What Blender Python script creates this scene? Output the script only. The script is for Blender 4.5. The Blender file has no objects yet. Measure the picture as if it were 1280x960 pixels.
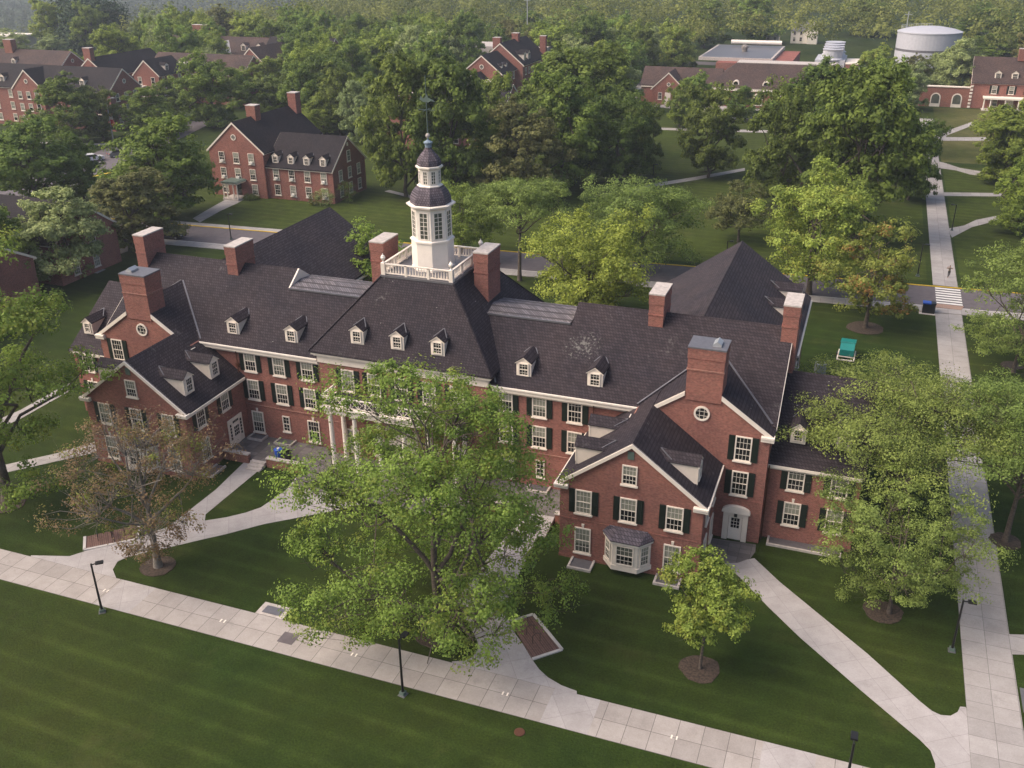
import bpy, bmesh, math, random
import numpy as np
from mathutils import Vector, Matrix
from mathutils.geometry import tessellate_polygon

# ------------------------------------------------------------------ scene, camera, light
scene = bpy.context.scene
R = math.radians
cam_d = bpy.data.cameras.new('camera'); cam = bpy.data.objects.new('camera', cam_d)
scene.collection.objects.link(cam); scene.camera = cam
cam_d.sensor_width = 36.0; cam_d.lens = 36.0 * 1202.6 / 1280.0; cam_d.clip_start = 0.5; cam_d.clip_end = 6000
PIT, ROLL, YAW = R(25.2585), R(-0.5652), R(-20.46)
fw = Vector((math.sin(YAW) * math.cos(PIT), math.cos(YAW) * math.cos(PIT), -math.sin(PIT)))
rt = Vector((math.cos(YAW), -math.sin(YAW), 0)); up = rt.cross(fw)
r2 = rt * math.cos(ROLL) + up * math.sin(ROLL); u2 = -rt * math.sin(ROLL) + up * math.cos(ROLL)
cam.matrix_world = Matrix(((r2.x, u2.x, -fw.x, 0), (r2.y, u2.y, -fw.y, 0), (r2.z, u2.z, -fw.z, 45.0), (0, 0, 0, 1)))

SUN_EL, SUN_AZ = R(48), R(240)          # azimuth clockwise from +Y (the direction the sun stands in)
world = bpy.data.worlds.new('World'); scene.world = world; world.use_nodes = True
nt = world.node_tree
bg = nt.nodes['Background']; sky = nt.nodes.new('ShaderNodeTexSky')
sky.sky_type = 'NISHITA'; sky.sun_disc = False; sky.sun_elevation = SUN_EL; sky.sun_rotation = SUN_AZ
sky.air_density = 1.0; sky.dust_density = 6.0; sky.ozone_density = 1.0
nt.links.new(sky.outputs[0], bg.inputs[0]); bg.inputs[1].default_value = 0.098
sd = bpy.data.lights.new('sun', 'SUN'); sd.energy = 1.2; sd.angle = R(50); sd.color = (1.0, 0.86, 0.70)
so = bpy.data.objects.new('sun', sd); scene.collection.objects.link(so)
sdir = Vector((math.sin(SUN_AZ) * math.cos(SUN_EL), math.cos(SUN_AZ) * math.cos(SUN_EL), math.sin(SUN_EL)))
so.rotation_euler = sdir.to_track_quat('Z', 'Y').to_euler()
so.location = (-60, 20, 90)
scene.view_settings.view_transform = 'Standard'; scene.view_settings.look = 'None'
scene.view_settings.exposure = 1.07; scene.view_settings.gamma = 1.0
scene.cycles.max_bounces = 5; scene.cycles.diffuse_bounces = 3; scene.cycles.glossy_bounces = 2
scene.cycles.transmission_bounces = 3; scene.cycles.volume_bounces = 0; scene.cycles.transparent_max_bounces = 6
scene.cycles.use_denoising = True

COL = scene.collection
rng = np.random.default_rng(7); random.seed(7)

# ------------------------------------------------------------------ materials
def newmat(name):
    m = bpy.data.materials.new(name); m.use_nodes = True
    return m, m.node_tree, m.node_tree.nodes['Principled BSDF']
def N(t, typ, **kw):
    n = t.nodes.new(typ)
    for k, v in kw.items(): setattr(n, k, v)
    return n
def mixc(t, fac, a, b, blend='MIX'):
    n = N(t, 'ShaderNodeMix', data_type='RGBA', blend_type=blend)
    for s, v in ((0, fac), (6, a), (7, b)):
        if hasattr(v, 'is_output') or hasattr(v, 'links'): t.links.new(v, n.inputs[s])
        elif s == 0: n.inputs[s].default_value = v
        else: n.inputs[s].default_value = (*v, 1)
    return n.outputs[2]
def ramp(t, fac, lo, hi):
    n = N(t, 'ShaderNodeMapRange'); t.links.new(fac, n.inputs[0]); n.inputs[1].default_value = lo; n.inputs[2].default_value = hi
    n.clamp = True; return n.outputs[0]
def noise(t, vec, scale, detail=3, rough=.55):
    n = N(t, 'ShaderNodeTexNoise'); n.inputs['Scale'].default_value = scale; n.inputs['Detail'].default_value = detail
    n.inputs['Roughness'].default_value = rough
    if vec is not None: t.links.new(vec, n.inputs['Vector'])
    return n.outputs[0]
def pos(t): return N(t, 'ShaderNodeNewGeometry').outputs['Position']
def plain(name, c, rough=.7, metal=0, var=.12, sc=1.5, spec=.5):
    m, t, b = newmat(name); p = pos(t)
    f = ramp(t, noise(t, p, sc, 4), .3, .7)
    d = tuple(x * (1 - var) for x in c); l = tuple(min(1, x * (1 + var)) for x in c)
    t.links.new(mixc(t, f, d, l), b.inputs['Base Color'])
    b.inputs['Roughness'].default_value = rough; b.inputs['Metallic'].default_value = metal
    b.inputs['Specular IOR Level'].default_value = spec
    return m
def wallvec(t, su=1, sv=1):
    s = N(t, 'ShaderNodeSeparateXYZ'); t.links.new(pos(t), s.inputs[0])
    a = N(t, 'ShaderNodeMath', operation='ADD'); t.links.new(s.outputs[0], a.inputs[0]); t.links.new(s.outputs[1], a.inputs[1])
    c = N(t, 'ShaderNodeCombineXYZ'); t.links.new(a.outputs[0], c.inputs[0]); t.links.new(s.outputs[2], c.inputs[1])
    m = N(t, 'ShaderNodeVectorMath', operation='MULTIPLY'); t.links.new(c.outputs[0], m.inputs[0]); m.inputs[1].default_value = (su, sv, 1)
    return m.outputs[0]
def bricktex(t, vec, c1, c2, cm, bw, rh, mortar, offset=.5):
    b = N(t, 'ShaderNodeTexBrick'); b.offset = offset; t.links.new(vec, b.inputs['Vector'])
    b.inputs['Color1'].default_value = (*c1, 1); b.inputs['Color2'].default_value = (*c2, 1); b.inputs['Mortar'].default_value = (*cm, 1)
    b.inputs['Scale'].default_value = 1; b.inputs['Mortar Size'].default_value = mortar; b.inputs['Mortar Smooth'].default_value = .3
    b.inputs['Brick Width'].default_value = bw; b.inputs['Row Height'].default_value = rh
    return b.outputs[0]
def brick_mat(name, c=(.28, .100, .084)):
    m, t, b = newmat(name); p = pos(t)
    base = bricktex(t, wallvec(t), tuple(x * 1.15 for x in c), tuple(x * .72 for x in c), (.36, .25, .2), .22, .078, .009)
    f = ramp(t, noise(t, p, .35, 5), .35, .7)
    c2 = mixc(t, f, (.84, .84, .86), (1.08, 1.04, 1.0))
    f3 = ramp(t, noise(t, p, 6, 3), .3, .72)
    c3 = mixc(t, f3, (.82, .8, .8), (1.12, 1.12, 1.1))
    o = mixc(t, 1.0, mixc(t, 1.0, base, c2, 'MULTIPLY'), c3, 'MULTIPLY')
    t.links.new(o, b.inputs['Base Color']); b.inputs['Roughness'].default_value = .92; b.inputs['Specular IOR Level'].default_value = .2
    return m
def roof_mat(name, c, stain=.6, rows=.27):
    m, t, b = newmat(name); p = pos(t)
    c1 = tuple(x * 1.30 for x in c); c2 = tuple(x * .75 for x in c)
    base = bricktex(t, wallvec(t, 1, 1.55), c1, c2, tuple(x * .40 for x in c), .26, rows, .03)
    big = ramp(t, noise(t, p, .16, 5, .65), .38, .66)
    o = mixc(t, 1.0, base, mixc(t, big, (.85, .86, .92), (1.25, 1.16, 1.1)), 'MULTIPLY')
    st = ramp(t, noise(t, p, .42, 6, .72), .60, .70)
    sp = ramp(t, noise(t, p, 3.0, 3, .6), .5, .64)
    mm = N(t, 'ShaderNodeMath', operation='MULTIPLY'); t.links.new(st, mm.inputs[0]); t.links.new(sp, mm.inputs[1])
    m3 = N(t, 'ShaderNodeMath', operation='MULTIPLY'); t.links.new(mm.outputs[0], m3.inputs[0]); m3.inputs[1].default_value = stain
    o = mixc(t, m3.outputs[0], o, (.17, .155, .15))
    dots = ramp(t, noise(t, p, 2.6, 2, .5), .765, .79)
    m4 = N(t, 'ShaderNodeMath', operation='MULTIPLY'); t.links.new(dots, m4.inputs[0]); m4.inputs[1].default_value = stain
    o = mixc(t, m4.outputs[0], o, (.42, .4, .38))
    if name == 'dark slate':       # lichen blooms on two slopes
        for c_, r_ in (((-20.7, 73.0, 12.9), 2.0),):
            vd = N(t, 'ShaderNodeVectorMath', operation='DISTANCE'); t.links.new(p, vd.inputs[0]); vd.inputs[1].default_value = c_
            k1 = N(t, 'ShaderNodeMapRange'); t.links.new(vd.outputs['Value'], k1.inputs[0]); k1.inputs[1].default_value = r_; k1.inputs[2].default_value = .2; k1.inputs[3].default_value = 0; k1.inputs[4].default_value = .17
            ns = N(t, 'ShaderNodeMath', operation='ADD'); t.links.new(noise(t, p, 4.5, 3, .7), ns.inputs[0]); t.links.new(k1.outputs[0], ns.inputs[1])
            nr = ramp(t, ns.outputs[0], .64, .70); kz = ramp(t, k1.outputs[0], .0, .04)
            nm = N(t, 'ShaderNodeMath', operation='MULTIPLY'); t.links.new(nr, nm.inputs[0]); t.links.new(kz, nm.inputs[1])
            o = mixc(t, nm.outputs[0], o, (.145, .138, .13))
    t.links.new(o, b.inputs['Base Color']); b.inputs['Roughness'].default_value = .8; b.inputs['Specular IOR Level'].default_value = .15
    bm = N(t, 'ShaderNodeBump'); bm.inputs['Strength'].default_value = .35; bm.inputs['Distance'].default_value = .03
    t.links.new(base, bm.inputs['Height']); t.links.new(bm.outputs[0], b.inputs['Normal'])
    return m
def lawn_mat(name, a=(.017, .033, .006), bcol=(.030, .055, .010), stripe=True):
    m, t, b = newmat(name); p = pos(t)
    big = ramp(t, noise(t, p, .05, 5, .6), .35, .68); mid = ramp(t, noise(t, p, .45, 6, .7), .32, .7); fine = ramp(t, noise(t, p, 7, 4, .75), .25, .78)
    o = mixc(t, mid, a, bcol)
    o = mixc(t, big, o, mixc(t, mid, (.034, .044, .009), (.044, .062, .011)))
    o = mixc(t, 1.0, o, mixc(t, fine, (.5, .5, .5), (1.45, 1.45, 1.4)), 'MULTIPLY')
    cl = ramp(t, noise(t, p, 5.5, 2, .5), .775, .80); o = mixc(t, cl, o, (.14, .15, .06))
    br = ramp(t, noise(t, p, .11, 6, .7), .56, .72)
    mb = N(t, 'ShaderNodeMath', operation='MULTIPLY'); t.links.new(br, mb.inputs[0]); mb.inputs[1].default_value = .5
    o = mixc(t, mb.outputs[0], o, (.085, .085, .026))
    if stripe:
        mp = N(t, 'ShaderNodeMapping'); t.links.new(p, mp.inputs[0]); mp.inputs['Rotation'].default_value = (0, 0, R(2.5))
        wv = N(t, 'ShaderNodeTexWave', bands_direction='Y'); t.links.new(mp.outputs[0], wv.inputs[0]); wv.inputs['Scale'].default_value = .15
        wv.inputs['Distortion'].default_value = .7; wv.inputs['Detail'].default_value = 3; wv.inputs['Detail Scale'].default_value = .35
        pw = N(t, 'ShaderNodeMath', operation='POWER'); t.links.new(wv.outputs[1], pw.inputs[0]); pw.inputs[1].default_value = 5
        br2 = ramp(t, noise(t, p, .2, 4), .3, .7)
        pm = N(t, 'ShaderNodeMath', operation='MULTIPLY'); t.links.new(pw.outputs[0], pm.inputs[0]); t.links.new(br2, pm.inputs[1])
        o = mixc(t, 1.0, o, mixc(t, pm.outputs[0], (.94, .94, .94), (1.42, 1.38, 1.5)), 'MULTIPLY')
    t.links.new(o, b.inputs['Base Color']); b.inputs['Roughness'].default_value = .95; b.inputs['Specular IOR Level'].default_value = .12
    bm = N(t, 'ShaderNodeBump'); bm.inputs['Strength'].default_value = .6; bm.inputs['Distance'].default_value = .06
    t.links.new(fine, bm.inputs['Height']); t.links.new(bm.outputs[0], b.inputs['Normal'])
    return m
def slab_mat(name, c, ox, oy, w=1.575, h=1.55, rot=0, joint=.6, var=.10):
    m, t, b = newmat(name); p = pos(t)
    mp = N(t, 'ShaderNodeMapping'); t.links.new(p, mp.inputs[0]); mp.inputs['Location'].default_value = (-ox, -oy, 0); mp.inputs['Rotation'].default_value = (0, 0, rot)
    mp.vector_type = 'TEXTURE' if False else 'POINT'
    base = bricktex(t, mp.outputs[0], tuple(x * (1 + var) for x in c), tuple(x * (1 - var) for x in c), tuple(x * (1 - joint) for x in c), w, h, .022, 0)
    f = ramp(t, noise(t, p, .7, 6, .7), .3, .72)
    g2 = ramp(t, noise(t, p, 12, 3, .6), .3, .7)
    o = mixc(t, 1.0, base, mixc(t, f, (.84, .83, .82), (1.07, 1.07, 1.08)), 'MULTIPLY')
    o = mixc(t, 1.0, o, mixc(t, g2, (.92, .92, .92), (1.06, 1.06, 1.06)), 'MULTIPLY')
    st = ramp(t, noise(t, p, .5, 7, .8), .55, .78)
    o = mixc(t, st, o, tuple(x * .66 for x in c))
    t.links.new(o, b.inputs['Base Color']); b.inputs['Roughness'].default_value = .88; b.inputs['Specular IOR Level'].default_value = .25
    return m
def foliage_mat(name, c1, c2, c3=None, trans=.38):
    k_ = 1.95; c1 = (c1[0] * .8, c1[1] * .8, c1[2] * .8); c1 = tuple(v * k_ for v in c1); c2 = tuple(v * k_ for v in c2); c3 = tuple(v * 1.1 for v in c3) if c3 else None
    m, t, b = newmat(name)
    at = N(t, 'ShaderNodeAttribute', attribute_name='tint')
    oi = N(t, 'ShaderNodeObjectInfo')
    s = N(t, 'ShaderNodeSeparateXYZ'); t.links.new(at.outputs['Vector'], s.inputs[0])
    o = mixc(t, s.outputs[0], c1, c2)
    if c3: o = mixc(t, ramp(t, s.outputs[1], .62, .9), o, c3)
    rv = N(t, 'ShaderNodeHueSaturation'); t.links.new(o, rv.inputs['Color'])
    mr = N(t, 'ShaderNodeMapRange'); t.links.new(oi.outputs['Random'], mr.inputs[0]); mr.inputs[3].default_value = .482; mr.inputs[4].default_value = .512
    mv = N(t, 'ShaderNodeMapRange'); t.links.new(oi.outputs['Random'], mv.inputs[0]); mv.inputs[3].default_value = 1.12; mv.inputs[4].default_value = .88
    t.links.new(mr.outputs[0], rv.inputs['Hue']); t.links.new(mv.outputs[0], rv.inputs['Value'])
    b.inputs['Roughness'].default_value = .65; b.inputs['Specular IOR Level'].default_value = .25
    t.links.new(rv.outputs[0], b.inputs['Base Color'])
    tr = N(t, 'ShaderNodeBsdfTranslucent'); t.links.new(rv.outputs[0], tr.inputs[0])
    mx = N(t, 'ShaderNodeMixShader'); mx.inputs[0].default_value = trans
    t.links.new(b.outputs[0], mx.inputs[1]); t.links.new(tr.outputs[0], mx.inputs[2])
    t.links.new(mx.outputs[0], t.nodes['Material Output'].inputs[0])
    return m

M = {}
M['brick'] = brick_mat('red brick'); M['brick2'] = brick_mat('weathered brick', (.27, .10, .075))
M['roof'] = roof_mat('dark slate', (.040, .033, .039)); M['roof2'] = roof_mat('charcoal shingle', (.026, .022, .026), .1); M['roof3'] = roof_mat('rear slate', (.050, .042, .048), .15)
M['roof_old'] = roof_mat('brown shingle', (.085, .060, .055), .3)
M['roof_pale'] = roof_mat('pale weathered slate', (.15, .14, .15), .7, .2)
M['trim'] = plain('cream painted trim', (.78, .69, .60), .6, var=.06); M['white'] = plain('white paint', (.82, .74, .66), .55, var=.05)
M['cheek'] = plain('cream dormer siding', (.68, .59, .51), .7, var=.07)
M['shutter'] = plain('black green shutter', (.010, .016, .012), .45)
M['lead'] = plain('lead flashing', (.17, .165, .18), .45, .4, sc=4); M['cap'] = plain('concrete cap', (.46, .41, .38), .8, var=.2, sc=3)
M['plum'] = roof_mat('plum copper dome', (.115, .100, .118), .0, .3)
M['blue'] = plain('blue grey copper', (.18, .24, .30), .5, var=.2, sc=5); M['verd'] = plain('verdigris metal', (.10, .14, .12), .5)
M['metal'] = plain('dark bronze metal', (.022, .021, .022), .4, .3); M['steel'] = plain('galvanised steel', (.45, .46, .48), .4, .5)
M['copper'] = plain('brown copper pipe', (.13, .055, .035), .5, .4)
M['slate_floor'] = slab_mat('bluestone paving', (.155, .14, .138), 0, .3, .9, .6, 0, .35, .22)
M['path'] = slab_mat('aged concrete slabs', (.37, .335, .315), 0, 43.2, 1.55, 1.575)
M['path_side'] = slab_mat('concrete slabs of the long path', (.36, .335, .325), 10.65, 0, 1.575, 1.55, 0, .45)
M['path_new'] = slab_mat('pale new concrete', (.41, .38, .375), .3, .4, 1.9, 1.9, R(-34), .22, .05)
M['kerb'] = plain('pale kerb stone', (.52, .48, .46), .8); M['yellow'] = plain('yellow kerb paint', (.62, .42, .03), .7)
M['asphalt'] = plain('asphalt', (.115, .098, .105), .9, var=.16, sc=1.2)
M['paint'] = plain('white road paint', (.75, .72, .68), .7)
M['bark'] = plain('grey brown bark', (.10, .078, .062), .95, var=.4, sc=6); M['bark_pale'] = plain('pale bark', (.19, .165, .14), .9, var=.3, sc=6)
M['mulch'] = plain('brown mulch', (.062, .043, .031), .97, var=.55, sc=7)
M['pad'] = brick_mat('brick paving', (.15, .09, .078))
M['lawn'] = lawn_mat('mown lawn'); M['lawn_back_sunlit'] = lawn_mat('back lawn tinted sunlit', (.036, .052, .009), (.070, .098, .016)); M['lawn_dry_sunlit'] = lawn_mat('dry lawn tinted sunlit', (.09, .085, .03), (.16, .15, .06), False)  # second and third: stronger sunlight painted into the grass colour
M['glass_dark'] = plain('dark window glass', (.018, .018, .018), .12, var=.3, sc=.6, spec=.6)
M['glass_blind'] = plain('glass over pale blind', (.27, .27, .22), .2, var=.25, sc=.9)
M['glass_dim'] = plain('glass over dim blind', (.10, .105, .085), .2, var=.3, sc=.9)
M['muntin'] = plain('window bars', (.62, .57, .50), .6)
M['ac'] = plain('white plastic', (.7, .68, .64), .5)
M['leaf_far'] = foliage_mat('leaves of far woods', (.030, .050, .012), (.135, .155, .038))
M['tank'] = plain('pale tank paint', (.44, .44, .48), .5, var=.05)
M['leaf_hill'] = foliage_mat('leaves of the far hill', (.012, .024, .014), (.045, .062, .026))
M['leaf_mid'] = foliage_mat('leaves mid green', (.045, .078, .013), (.135, .180, .032))
M['leaf_light'] = foliage_mat('leaves light green', (.066, .105, .020), (.185, .250, .048), (.24, .275, .05))
M['leaf_yel'] = foliage_mat('leaves yellow green', (.065, .10, .018), (.20, .25, .042))
M['leaf_dark'] = foliage_mat('leaves dark green', (.030, .048, .010), (.090, .125, .024))
M['leaf_deep'] = foliage_mat('leaves deep green', (.034, .058, .011), (.110, .150, .027))
M['leaf_olive'] = foliage_mat('leaves olive brown', (.055, .062, .022), (.135, .135, .045))
M['leaf_locust'] = foliage_mat('feathery locust leaves', (.070, .100, .024), (.165, .210, .052))
M['leaf_red'] = foliage_mat('leaves turning red', (.07, .10, .02), (.17, .19, .04), (.30, .16, .05))
M['leaf_dry'] = foliage_mat('dry reddish leaves', (.085, .065, .038), (.15, .11, .050), (.14, .19, .03))
M['leaf_pale'] = foliage_mat('silvery green leaves', (.095, .125, .045), (.23, .27, .11))
M['conifer'] = foliage_mat('conifer needles', (.014, .030, .014), (.035, .06, .026), None, .1)

# ------------------------------------------------------------------ mesh helpers
def smooth_mesh(me, on=True):
    me.polygons.foreach_set('use_smooth', [on] * len(me.polygons))
class MB:
    """collects shapes, builds ONE mesh object; every shape can name its own material"""
    def __init__(s): s.v = []; s.f = []; s.m = []; s.mats = []
    def mi(s, m):
        if m not in s.mats: s.mats.append(m)
        return s.mats.index(m)
    def add(s, vs, fs, m):
        o = len(s.v); s.v += [tuple(x) for x in vs]; s.f += [tuple(i + o for i in f) for f in fs]; s.m += [s.mi(m)] * len(fs)
    def box(s, x0, x1, y0, y1, z0, z1, m):
        s.add([(x0, y0, z0), (x1, y0, z0), (x1, y1, z0), (x0, y1, z0), (x0, y0, z1), (x1, y0, z1), (x1, y1, z1), (x0, y1, z1)],
              [(0, 3, 2, 1), (4, 5, 6, 7), (0, 1, 5, 4), (1, 2, 6, 5), (2, 3, 7, 6), (3, 0, 4, 7)], m)
    def ext(s, poly, axis, lo, hi, m):
        """extrude a 2-D polygon; axis x: poly=(y,z); y: (x,z); z: (x,y)"""
        k = {'x': lambda a, b, h: (h, a, b), 'y': lambda a, b, h: (a, h, b), 'z': lambda a, b, h: (a, b, h)}[axis]
        n = len(poly); vs = [k(a, b, lo) for a, b in poly] + [k(a, b, hi) for a, b in poly]
        fs = [(i, (i + 1) % n, n + (i + 1) % n, n + i) for i in range(n)]
        tri = tessellate_polygon([[Vector((a, b, 0)) for a, b in poly]])
        fs += [tuple(reversed(t)) for t in tri] + [tuple(i + n for i in t) for t in tri]
        s.add(vs, fs, m)
    def bar(s, a, b, w, m, h=None):
        a, b = Vector(a), Vector(b); d = (b - a); L = d.length; d.normalize()
        sd_ = d.cross(Vector((0, 0, 1))); sd_ = Vector((1, 0, 0)) if sd_.length < 1e-3 else sd_.normalized()
        u = sd_.cross(d).normalized(); h = h or w
        vs = []
        for p in (a, b):
            for x, z in ((-1, -1), (1, -1), (1, 1), (-1, 1)): vs.append(p + sd_ * x * w / 2 + u * z * h / 2)
        s.add(vs, [(0, 1, 2, 3), (7, 6, 5, 4), (0, 4, 5, 1), (1, 5, 6, 2), (2, 6, 7, 3), (3, 7, 4, 0)], m)
    def tube(s, pts, rad, n, m, cap=True):
        pts = [Vector(p) for p in pts]; vs = []; fs = []
        for i, p in enumerate(pts):
            d = (pts[min(i + 1, len(pts) - 1)] - pts[max(i - 1, 0)]).normalized()
            a = d.cross(Vector((.31, .95, .05))); a = a.normalized() if a.length > .05 else Vector((1, 0, 0)); b = d.cross(a).normalized()
            r = rad[i] if hasattr(rad, '__len__') else rad
            for k in range(n):
                t = 2 * math.pi * k / n; vs.append(p + a * math.cos(t) * r + b * math.sin(t) * r)
        for i in range(len(pts) - 1):
            for k in range(n): fs.append((i * n + k, i * n + (k + 1) % n, (i + 1) * n + (k + 1) % n, (i + 1) * n + k))
        if cap: fs += [tuple(reversed(range(n))), tuple(range((len(pts) - 1) * n, len(pts) * n))]
        s.add(vs, fs, m)
    def lathe(s, prof, c, n, m, rot=0):
        """prof: (radius, z) list"""
        vs = []; fs = []
        for r, z in prof:
            for k in range(n):
                t = 2 * math.pi * k / n + rot; vs.append((c[0] + r * math.cos(t), c[1] + r * math.sin(t), c[2] + z))
        for i in range(len(prof) - 1):
            for k in range(n): fs.append((i * n + k, i * n + (k + 1) % n, (i + 1) * n + (k + 1) % n, (i + 1) * n + k))
        fs += [tuple(reversed(range(n))), tuple(range((len(prof) - 1) * n, len(prof) * n))]
        s.add(vs, fs, m)
    def mesh(s, name, smooth=False):
        me = bpy.data.meshes.new(name); me.from_pydata(s.v, [], s.f)
        for m in s.mats: me.materials.append(M[m])
        me.polygons.foreach_set('material_index', s.m)
        bm = bmesh.new(); bm.from_mesh(me); bmesh.ops.recalc_face_normals(bm, faces=bm.faces); bm.to_mesh(me); bm.free()
        if smooth: smooth_mesh(me)
        me.update(); return me
    def build(s, name, parent=None, loc=(0, 0, 0), rz=0, smooth=False):
        return link(name, s.mesh(name, smooth), parent, loc, rz)
def link(name, me, parent=None, loc=(0, 0, 0), rz=0):
    o = bpy.data.objects.new(name, me); COL.objects.link(o); o.location = loc; o.rotation_euler = (0, 0, rz)
    if parent: o.parent = parent
    return o
def tag(o, label, cat, group=None):
    o['label'] = label; o['category'] = cat
    if group: o['group'] = group
    return o
def thing(name, label, cat, loc=(0, 0, 0), rz=0, group=None): return tag(link(name, None, None, loc, rz), label, cat, group)
def struct(o): o['kind'] = 'structure'; return o
def copy_tree(o, parent=None):
    c = o.copy(); COL.objects.link(c)
    if parent: c.parent = parent
    for ch in list(o.children): copy_tree(ch, c)
    return c
def part(mb, name, parent, smooth=False):
    """a part modelled in world coordinates"""
    o = mb.build(name, parent, smooth=smooth); o.matrix_parent_inverse = Matrix.Translation(-parent.location); return o

# ------------------------------------------------------------------ ground, roads and walks
def dip(x, y):
    dd = math.hypot(x, y); a = math.degrees(math.atan2(-x, y))
    t = min(1, max(0, (dd - 400) / 500)); t = t * t * (3 - 2 * t)
    w = min(1, max(0, (a - 24) / 14)); w = w * w * (3 - 2 * w)
    return -55 * t * w
xs = sorted(set([-2600, -2000, -1500] + list(range(-1200, -260, 60)) + [-200, -140, -110, -70, -30, 0, 30, 60, 120, 200, 300, 450, 700, 1000, 1600]))
ys = sorted(set([-300, -100, 0, 30, 60, 100, 140, 200, 250, 300] + list(range(340, 1300, 60)) + [1500, 2000, 2600]))
vs = [(x, y, dip(x, y)) for y in ys for x in xs]; nx = len(xs)
fs = [(j * nx + i, j * nx + i + 1, (j + 1) * nx + i + 1, (j + 1) * nx + i) for j in range(len(ys) - 1) for i in range(nx - 1)]
b = MB(); b.add(vs, fs, 'lawn'); ground = struct(b.build('ground', smooth=True))

def sheet(name, poly, m, z=.02, t=.10):
    b = MB(); b.ext([tuple(p) for p in poly], 'z', z - t, z, m); return struct(b.build(name))
def strip(name, pts, w, m, z=.02):
    L = []; Rr = []
    for i, p in enumerate(pts):
        a = Vector(pts[max(i - 1, 0)]); c = Vector(pts[min(i + 1, len(pts) - 1)]); d = (c - a).normalized(); n = Vector((-d.y, d.x)) * w / 2
        L.append((p[0] + n.x, p[1] + n.y)); Rr.append((p[0] - n.x, p[1] - n.y))
    return sheet(name, L + Rr[::-1], m, z)
sheet('lawn', [(-146, 130.6), (9.9, 140.0), (9.9, 270), (-146, 250)], 'lawn_back_sunlit', .008, .05); sheet('lawn', [(14.3, 140.4), (90, 145), (90, 218), (14.3, 218)], 'lawn_back_sunlit', .008, .05)  # same turf beyond the street, its brighter sunlight put into the colour
sheet('lawn', [(14.3, 222), (70, 222), (70, 294), (14.3, 294)], 'lawn_dry_sunlit', .008, .05)  # dry grass, with the sun falling on it painted into the tan
sheet('footpath', [(-150, 43.2), (10.65, 43.2), (10.65, 46.35), (-150, 46.35)], 'path', .03)
sheet('footpath', [(10.65, 15), (13.85, 15), (13.85, 129.0), (10.65, 129.0)], 'path_side', .034)
sheet('footpath', [(10.65, 138.7), (13.85, 138.7), (13.85, 275), (10.65, 275)], 'path_side', .034)
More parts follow.
